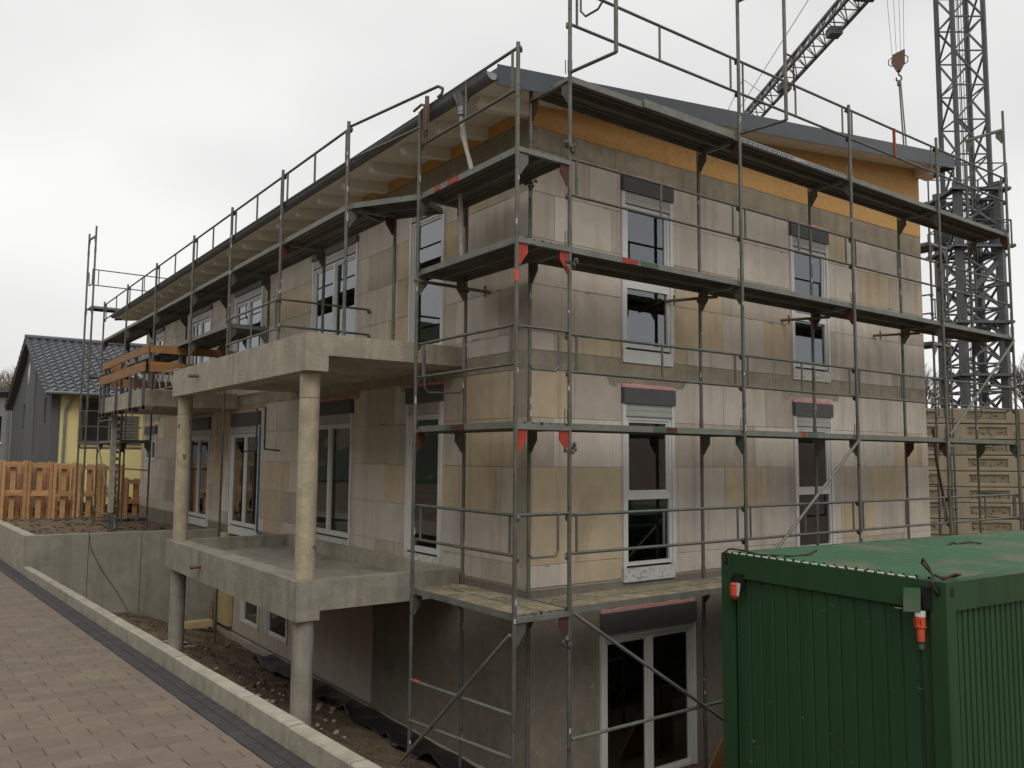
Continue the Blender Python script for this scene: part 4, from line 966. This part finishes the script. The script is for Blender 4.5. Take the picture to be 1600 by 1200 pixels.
lob('socket_mount', MB().box(-.03, .03, -.07, .05, .03, .17), 'black', s2)
lob('socket_lid', MB().box(-.075, -.068, -.075, -.03, -.04, .09, Matrix.Rotation(.2, 4, 'X')), 'white_cord', s2)
# chips in the paint
m = MB(); rr = random.Random(12)
for (y, z, s_) in ((2.12, .95, .028), (2.16, .74, .02), (1.5, 1.35, .014), (1.2, 1.28, .01), (.3, 1.1, .012), (1.9, 1.4, .01)):
    c = Vector((-.0+.0425, y, z)); m.prism([c+Vector((0, s_*math.cos(t)*rr.uniform(.6, 1.3), s_*.7*math.sin(t))) for t in (0, 1.2, 2.3, 3.5, 4.9)], (.001, 0, 0))
for k in range(26):
    y, z = rr.uniform(.2, 2.3), rr.uniform(.3, 2.5); s_ = rr.uniform(.003, .008); l_ = rr.uniform(.01, .05); a = rr.uniform(-.4, .4)
    c = Vector((.0425, y, z)); d_ = Vector((0, math.cos(a), math.sin(a)))*l_; u_ = Vector((0, 0, s_)); m.prism([c, c+d_-u_*.3, c+d_+u_*.5, c+u_], (.001, 0, 0))
cobj('paint_chip', m, 'steel_light', kind='stuff')
# ------------------------------------------------------------------ crane
mc = Vector((23.6, 5.6, 0)); fw = Vector((.909, .416, 0)); rt = Vector((.416, -.909, 0)); phi = .495
ea = rt*math.cos(phi)+fw*math.sin(phi); eb = -rt*math.sin(phi)+fw*math.cos(phi)
CR = thing('tower_crane', 'slate grey lattice tower crane standing behind the stacked block wall', 'crane', (mc.x, mc.y, 3.0))
def mast(s, z0, z1, leg, lat, pitch, both=False, tier=''):
    cs = [mc+ea*(i*s/2)+eb*(j*s/2) for i, j in ((-1, -1), (1, -1), (1, 1), (-1, 1))]
    for c in cs: obj('mast_leg', MB().beam(c+Vector((0, 0, z0)), c+Vector((0, 0, z1)), leg, leg), 'crane_steel', CR)
    for k in range(4):
        a, b = cs[k], cs[(k+1) % 4]; m = MB(); z = z0; n = 0
        while z+pitch <= z1+.01:
            za, zb = (z, z+pitch); p, q = (a, b) if n % 2 == 0 else (b, a)
            m.beam(p+Vector((0, 0, za)), q+Vector((0, 0, zb)), lat, lat)
            if both: m.beam(q+Vector((0, 0, za)), p+Vector((0, 0, zb)), lat*.8, lat*.8)
            m.beam(a+Vector((0, 0, zb)), b+Vector((0, 0, zb)), lat*.8, lat*.8); z += pitch; n += 1
        obj('mast_lattice', m, 'crane_steel', CR)
mast(1.09, 8.5, 23.5, .13, .055, 1.25)
mast(1.38, 3.0, 11.2, .24, .08, .95, both=True)
m = MB()
for i in range(40): m.tube(mc+ea*.2+eb*.1+Vector((0, 0, 3.2+i*.5)), mc+ea*.2+eb*.45+Vector((0, 0, 3.2+i*.5)), .012, 5)
for j in (.1, .45): m.tube(mc+ea*.2+eb*j+Vector((0, 0, 3)), mc+ea*.2+eb*j+Vector((0, 0, 23)), .02, 5)
obj('ladder', m, 'crane_steel', CR)
m = MB()
for o_ in (-.15, .0, .12): m.tube(mc+ea*o_-eb*.1+Vector((0, 0, 3)), mc+ea*o_-eb*.1+Vector((0, 0, 23)), .012, 5)
obj('mast_rope', m, 'rope', CR)
for z, e, r in ((8.9, 1.05, .35), (10.9, 1.0, .3), (6.3, .95, .2), (4.5, 1.0, .25)):
    m = MB()
    for i, j in ((-1, 0), (1, 0), (0, -1), (0, 1)):
        c = mc+ea*(i*e*.86)+eb*(j*e*.86); dd = eb if i else ea; m.beam(c-dd*e+Vector((0, 0, z)), c+dd*e+Vector((0, 0, z)), .22, .09)
    obj('climbing_collar', m, 'crane_steel', CR)
    for i, j in ((-1, -1), (1, -1), (1, 1), (-1, 1)):
        m = MB(); c = mc+ea*(i*e*.9)+eb*(j*e*.9); m.tube(c+Vector((0, 0, z)), c+Vector((0, 0, z+(.9 if z > 8 else .3))), .03, 5)
        c2 = mc+ea*(j*e*.9)-eb*(i*e*.9)
        if z > 8: m.tube(c+Vector((0, 0, z+.9)), c2+Vector((0, 0, z+.9)), .025, 5)
        obj('collar_rail', m, 'crane_steel', CR)
m = MB()
for (a, b, z, s_) in ((.75, .2, 10.3, .3), (-.7, .3, 9.6, .26), (.8, -.6, 9.2, .25), (.2, .9, 9.9, .3)): m.blob(mc+ea*a+eb*b+Vector((0, 0, z)), s_, 1.4, seed=int(z*9))
m.beam(mc-ea*.9-eb*.5+Vector((0, 0, 9.3)), mc+ea*.9-eb*.5+Vector((0, 0, 10.1)), .15, .15); m.beam(mc-ea*.6-eb*.9+Vector((0, 0, 7.2)), mc+ea*.9-eb*.6+Vector((0, 0, 8.7)), .16, .16)
obj('climbing_gear', m, 'crane_steel', CR)
jd = Vector((.532, .847, 0)); jn = Vector((.847, -.532, 0)); JZ = 22.3
J0 = mc+jd*0+Vector((0, 0, JZ))
L0 = [J0-jn*.5, J0+jn*.5, J0+Vector((0, 0, 1.1))]; JL = 46
jt = [J0+jd*JL-jn*.4, J0+jd*JL+jn*.4, J0+jd*JL+Vector((0, 0, .7))]
for a, b in zip(L0, jt): obj('jib_chord', MB().beam(a, b, .13, .13), 'crane_steel', CR)
m = MB(); n = 40
for k in range(n):
    t, t2, tm = k/n, (k+1)/n, (k+.5)/n
    A, B, C_ = [p.lerp(q, t) for p, q in zip(L0, jt)]; A2, B2, C2 = [p.lerp(q, t2) for p, q in zip(L0, jt)]; Cm = L0[2].lerp(jt[2], tm)
    m.beam(A, Cm, .05, .05); m.beam(Cm, A2, .05, .05); m.beam(B, Cm, .05, .05); m.beam(Cm, B2, .05, .05); m.beam(A, B, .045, .045); m.beam(A, B2, .04, .04)
obj('jib_lattice', m, 'crane_steel', CR)
for t, s_ in ((9.5, .28), (15.5, .3), (23, .25)):
    c = J0+jd*t+Vector((0, 0, -.3)); mm_ = Matrix.Translation(c) @ Matrix.Rotation(math.atan2(jd.y, jd.x), 4, 'Z')
    obj('jib_box', MB().box(-s_, s_, -.25, .35, -.22, .15, mm_), 'crane_steel', CR)
m = MB().tube(J0+Vector((0, 0, 4.5)), J0+jd*24+Vector((0, 0, 1.4)), .02, 5); m.tube(J0+jd*22+Vector((0, 0, 3.2)), J0+jd*19+Vector((0, 0, 1)), .02, 5).tube(J0+jd*22+Vector((0, 0, 3.2)), J0+jd*30+Vector((0, 0, 1)), .02, 5).tube(J0+jd*2-Vector((0, 0, .25)), J0+jd*44-Vector((0, 0, .7)), .015, 5)
m.beam(J0+jd*22+Vector((0, 0, .7)), J0+jd*22+Vector((0, 0, 3.2)), .08, .08)
obj('jib_stay', m, 'rope', CR)
obj('trolley', MB().box(-.6, .6, -.45, .45, -.35, -.15, Matrix.Translation(J0+jd*6.2) @ Matrix.Rotation(math.atan2(jd.y, jd.x), 4, 'Z')), 'crane_steel', CR)
# hook block on its ropes
hx = mc+jd*4.1
HB = thing('hook_block', 'rusty brown crane hook block hanging on four thin ropes against the sky', 'crane hook', (hx.x, hx.y, 17.4))
def hb(v): return Vector((hx.x, hx.y, 0))+v
m = MB().prism([hb(rt*a+Vector((0, 0, z))-fw*.12) for a, z in ((-.2, 18.15), (.26, 18.3), (.24, 17.8), (.06, 17.45), (-.06, 17.45), (-.26, 17.85))], fw*.24); obj('block_body', m, 'rust', HB)
m = MB()
for s_ in (-1, 1): m.path([hb(rt*(s_*a)+Vector((0, 0, z))) for a, z in ((.22, 18.1), (.36, 18.0), (.36, 17.8), (.22, 17.7))], .02, 5)
obj('handle', m, 'rust', HB)
m = MB().path([hb(rt*a+Vector((0, 0, z))) for a, z in ((0, 17.45), (0, 17.3), (.09, 17.22), (.1, 17.1), (0, 17.02), (-.1, 17.1), (-.08, 17.2))], .035, 6); obj('hook', m, 'rust', HB)
m = MB()
for a, b in ((-.22, -.4), (-.06, -.12), (.1, .1), (.22, .3)): m.tube(hb(rt*a+Vector((0, 0, 18.15))), hb(rt*b+Vector((0, 0, 21.9))), .009, 5)
obj('hoist_rope', m, 'rope', HB)
m = MB().tube(hb(Vector((0, 0, 17.02))), hb(rt*.1+Vector((0, 0, 14.2))), .035, 6).tube(hb(rt*.06+Vector((0, 0, 17.02))), hb(rt*.19+Vector((0, 0, 14.2))), .03, 6).tube(hb(Vector((0, 0, 16.85))), hb(Vector((0, 0, 17.05))), .08, 8)
tag(obj('sling', m, 'rope'), 'dark lifting sling hanging straight from the crane hook', 'sling')
# ------------------------------------------------------------------ stacked block wall
BW = thing('stacked_block_wall', 'tan stacked concrete block wall with recessed panels, behind the container', 'wall', (19.14, 4.31, -2.0), math.atan2(-.596, .803))
rr = random.Random(4)
for c in range(12):
    zb = -2.0+.4725*c
    if zb > 2.9: break
    for k in range(-2, 2):
        a = -0.0+2.06*k+rr.uniform(-.02, .02); b = a+2.045; z0 = .4725*c+.006; z1 = z0+.4725-.014; d0 = rr.uniform(-.02, .02)
        if k == 1 and c > 8: pass
        mb = MB(); ix0, ix1, iz0, iz1 = a+.5, b-.35, z0+.09, z1-.09
        # front face as a ring round the recess
        o_ = [(a+.02, d0, z0+.02), (b-.02, d0, z0+.02), (b-.02, d0, z1-.02), (a+.02, d0, z1-.02)]; i_ = [(ix0, d0, iz0), (ix1, d0, iz0), (ix1, d0, iz1), (ix0, d0, iz1)]
        bk = [(ix0+.02, d0+.045, iz0+.02), (ix1-.02, d0+.045, iz0+.02), (ix1-.02, d0+.045, iz1-.02), (ix0+.02, d0+.045, iz1-.02)]
        ou = [(a, d0+.03, z0), (b, d0+.03, z0), (b, d0+.03, z1), (a, d0+.03, z1)]; rr_ = [(a, .75, z0), (b, .75, z0), (b, .75, z1), (a, .75, z1)]
        q = [(i, (i+1) % 4) for i in range(4)]
        mb.add(o_+i_, [(i, j, 4+j, 4+i) for i, j in q]); mb.add(i_+bk, [(i, j, 4+j, 4+i) for i, j in q]); mb.add(ou+o_, [(i, j, 4+j, 4+i) for i, j in q]); mb.add(rr_+ou, [(i, j, 4+j, 4+i) for i, j in q])
        B_ = obj('concrete_block', mb, 'lego', BW, world=False)
        mp_ = MB(); mp_.add(bk, [(0, 1, 2, 3)])
        for _ in range(10):
            px, pz = rr.uniform(ix0+.06, ix1-.06), rr.uniform(iz0+.05, iz1-.05); mp_.blob((px, d0+.045, pz), rr.uniform(.02, .045), 1, seed=_+c*7)
        obj('recessed_panel', mp_, 'lego_panel', B_, world=False)
BR = thing('brick_pier', 'dark weathered brick pier between the house and the stacked block wall', 'wall', (16.4, 6.2, -2))
m0 = MB()
for k in range(14):
    for j in range(5):
        x = 16.0+.3*j+(.15 if k % 2 else 0); obj('brick', MB().box(x+.008, x+.292, 5.6+rr.uniform(-.01, .01), 6.2, -2+k*.28+.01, -2+k*.28+.27), 'brick_red', BR)
ub = Matrix.Translation((19.14, 4.31, 0)) @ Matrix.Rotation(math.atan2(-.596, .803), 4, 'Z')
obj('embankment', MB().box(-6, 60, .8, 60, -3, 3.05, ub), 'gravel', kind='structure')
# ------------------------------------------------------------------ bare trees
def tree(x, y, z, h, label, m, seed, spread=.55, r0=.09, depth=6, n=3, cat='tree'):
    t = thing('bare_tree', label, cat, (x, y, z), 0); r = random.Random(seed); tr = MB(); tw = MB()
    def grow(p, d, ln, rad, k):
        q = p+d*ln; (tr if k < 2 else tw).tube(p, q, rad, 5 if k < 3 else 3, rad*.7)
        if k >= depth: return
        for _ in range(n if k else n+2):
            d2 = (d+Vector((r.uniform(-1, 1), r.uniform(-1, 1), r.uniform(-.35, .8)))*spread).normalized()
            grow(q if r.random() < .6 else p.lerp(q, r.uniform(.5, .95)), d2, ln*r.uniform(.62, .85), rad*.62, k+1)
    grow(Vector((x, y, z)), Vector((0, 0, 1)), h*.27, r0, 0)
    obj('trunk', tr, m, t); obj('crown', tw, m, t)
    return t
tree(26.2, 8.6, 2.0, 4.0, 'bare grey tree left of the crane mast, above the block wall', 'bark', 3, r0=.07)
tree(24.2, 9.2, 1.0, 4.2, 'thin bare tree directly beside the house corner behind the scaffold', 'bark', 8, r0=.06)
tree(29.5, 6.2, 2.4, 3.6, 'bare tree right of the crane mast at the right photo edge', 'bark', 5, r0=.07)
tree(17.6, 6.6, -1.9, 4.2, 'dark leafless shrub at the left end of the stacked block wall', 'bark', 12, r0=.05, cat='shrub')
tree(-1.2, 61.5, -2.0, 12, 'pale brown autumn tree behind the dark gable at the left edge', 'bark_pale', 6, r0=.22, depth=7, spread=.6)
tree(-4.6, 64, -2.0, 11, 'pale autumn tree beyond the annex, cut by the left edge', 'bark_pale', 16, r0=.22, depth=7, spread=.6)
# ------------------------------------------------------------------ neighbour house
NH = thing('neighbour_house', 'yellow and dark grey gabled house with slate tiles beyond the wooden frames', 'house', (-1.93, 25.8, -1.6))
hx0, hx1, hy0, hy1, he, hr_ = -1.93, 10.5, 25.8, 38.8, 3.95, 6.45; hym = (hy0+hy1)/2
wins = [(-.95, .0, 2.05, 3.6), (5.2, 6.6, 1.6, 3.1)]
rects = [(hx0, hx1, -2.2, he-.1)]
for o in wins: rects = sub(rects, o)
m = MB()
for a, b, c, d in rects: m.box(a, b, hy0, hy0+.3, c, d)
obj('front_wall', m, 'yellow_wall', NH)
g_w = [(33.3, 34.3, 2.7, 3.75), (27.0, 27.6, 2.75, 3.7), (36.2, 37.2, -1.2, .9)]
rects = [(hy0-.02, hy1, -2.2, he)]
for o in g_w[:3]: rects = sub(rects, o)
m = MB()
for a, b, c, d in rects: m.box(hx0-.03, hx0+.27, a, b, c, d)
m.prism([(hx0-.03, hy0-.02, he+.001), (hx0-.03, hy1, he+.001), (hx0-.03, hym, hr_-.02)], (.3, 0, 0))
obj('gable_wall', m, 'grey_render', NH)
m = MB()
for k in range(17):
    y = 30.3+.17*k; top = he+(hr_-he)*(1-abs(y-hym)/((hy1-hy0)/2))-.12
    m.box(hx0-.075, hx0-.031, y, y+.15, -2.0, top)
obj('cladding_strip', m, 'grey_clad', NH)
obj('gable_window', MB().box(hx0-.085, hx0-.076, 32.1, 32.75, 4.5, 5.6), 'dark_window', NH)
for (a, b, c, d) in g_w:
    wf = obj('window', MB().box(hx0+.1, hx0+.14, a, b, c, d), 'dark_window', NH)
for (a, b, c, d) in wins:
    wf = obj('window', MB().box(a, b, hy0+.1, hy0+.14, c, d), 'dark_window', NH)
    obj('frame', MB().box(a, a+.06, hy0+.04, hy0+.1, c, d).box(b-.06, b, hy0+.04, hy0+.1, c, d).box(a, b, hy0+.04, hy0+.099, c, c+.06).box(a, b, hy0+.04, hy0+.099, d-.06, d), 'anthracite', wf)
bp = MB().box(-1.0, 1.6, hy0-.06, hy0-.005, 2.0, 2.08)
for k in range(8): bp.box(-.0+.0, 1.0, hy0-.08, hy0-.03, 2.15+.12*k, 2.22+.12*k)
bp.box(-.0, .06, hy0-.08, hy0-.02, 2.0, 3.1)
obj('grey_panel', bp, 'grey_clad', NH)
obj('window_surround', MB().box(-1.05, -.96, hy0-.05, hy0-.002, 1.95, 3.66).box(.01, .1, hy0-.05, hy0-.002, 1.95, 3.66).box(-.96, .01, hy0-.05, hy0-.002, 3.6, 3.68), 'anthracite', NH)
dp = MB().path([(-1.3, hy0-.35, he-.05), (-1.3, hy0-.3, he-.25), (-1.5, hy0-.08, he-.75), (-1.52, hy0-.08, -1.6)], .05, 8); obj('downpipe', dp, 'zinc_light', NH)
def tiled(y0, z0, y1, z1, x0, x1, nrow=16, ncol=42):
    mb = MB(); sub_ = 4
    for r_ in range(nrow):
        ta, tb = r_/nrow, (r_+1.12)/nrow
        row0, row1 = [], []
        nn = ncol*sub_
        for i in range(nn+1):
            x = x0+(x1-x0)*i/nn; wv = .05*math.sin(2*math.pi*i/sub_+.4)
            row0.append((x, y0+(y1-y0)*ta, z0+(z1-z0)*ta+.085+wv)); row1.append((x, y0+(y1-y0)*tb, z0+(z1-z0)*tb+.012+wv))
        n = nn+1
        low = [(p[0], p[1]+.004, p[2]-.08) for p in row0]
        mb.add(row0+row1, [(i, i+1, n+i+1, n+i) for i in range(nn)], True)
        mb.add(low+row0, [(i, i+1, n+i+1, n+i) for i in range(nn)])
    return mb
NR = obj('roof', MB().prism([(hx0-.3, hy0-.45, he-.12), (hx0-.3, hym, hr_+.02), (hx0-.3, hy1+.45, he-.12), (hx0-.3, hy1+.45, he-.24), (hx0-.3, hym, hr_-.12), (hx0-.3, hy0-.45, he-.24)], (hx1-hx0+.6, 0, 0)), 'anthracite', NH)
obj('roof_tiles', tiled(hy0-.48, he-.14, hym, hr_+.03, hx0-.33, hx1+.33), 'tile', NR, kind='stuff')
obj('roof_tiles', tiled(hy1+.48, he-.14, hym, hr_+.03, hx0-.33, hx1+.33, 14, 30), 'tile', NR, kind='stuff')
obj('ridge_cap', MB().tube((hx0-.34, hym, hr_+.1), (hx1+.34, hym, hr_+.1), .11, 8), 'tile', NR)
obj('eave_gutter', gutter(0, 0, 0, 1), 'gutter', NR) if False else obj('eave_gutter', MB().tube((hx0-.3, hy0-.52, he-.16), (hx1+.3, hy0-.52, he-.16), .07, 8), 'gutter', NR)
obj('skylight', MB().prism([(.9, hy0+1.6, he+.56+.1), (1.7, hy0+1.6, he+.56+.1), (1.7, hy0+2.5, he+.9+.12), (.9, hy0+2.5, he+.9+.12)], (0, 0, .05)), 'dark_window', NR)
AN = thing('annex', 'pale grey flat-roofed annex left of the dark gable', 'building', (-3, 45, -2))
rects = [(-9, -.9, -2.2, 4.6)]; rects = sub(rects, (-2.55, -1.95, 2.2, 3.6))
m = MB()
for a, b, c, d in rects: m.box(a, b, 44, 44.3, c, d)
m.box(-.9, -.6, 44, 50, -2.2, 4.6)
obj('wall', m, 'grey_pale', AN); obj('window', MB().box(-2.55, -1.95, 44.1, 44.14, 2.2, 3.6), 'dark_window', AN); obj('window_sill', MB().box(-2.6, -1.9, 43.92, 44.0, 2.12, 2.2), 'white_wood', AN)
obj('roof', MB().prism([(-9.3, 43.6, 4.55), (-.4, 43.6, 4.95), (-.4, 43.6, 5.15), (-9.3, 43.6, 4.75)], (0, 7, 0)), 'anthracite', AN)
obj('downpipe', MB().tube((-1.65, 43.93, -2), (-1.65, 43.93, 4.6), .05, 6), 'gutter', AN)
# dark fence / hedge line behind the wooden frames
HG = MB(); r = random.Random(31)
for k in range(1500):
    x = r.uniform(-6, 9); HG.blob((x, r.uniform(24.1, 24.7), -1.0+r.uniform(0, 1.0)*(.9+.3*noise.noise(Vector((x, 0, 0))))), r.uniform(.05, .13), 1, seed=k)
tag(obj('hedge', HG, 'scrub'), 'low dark hedge between the wooden frames and the yellow house', 'hedge')
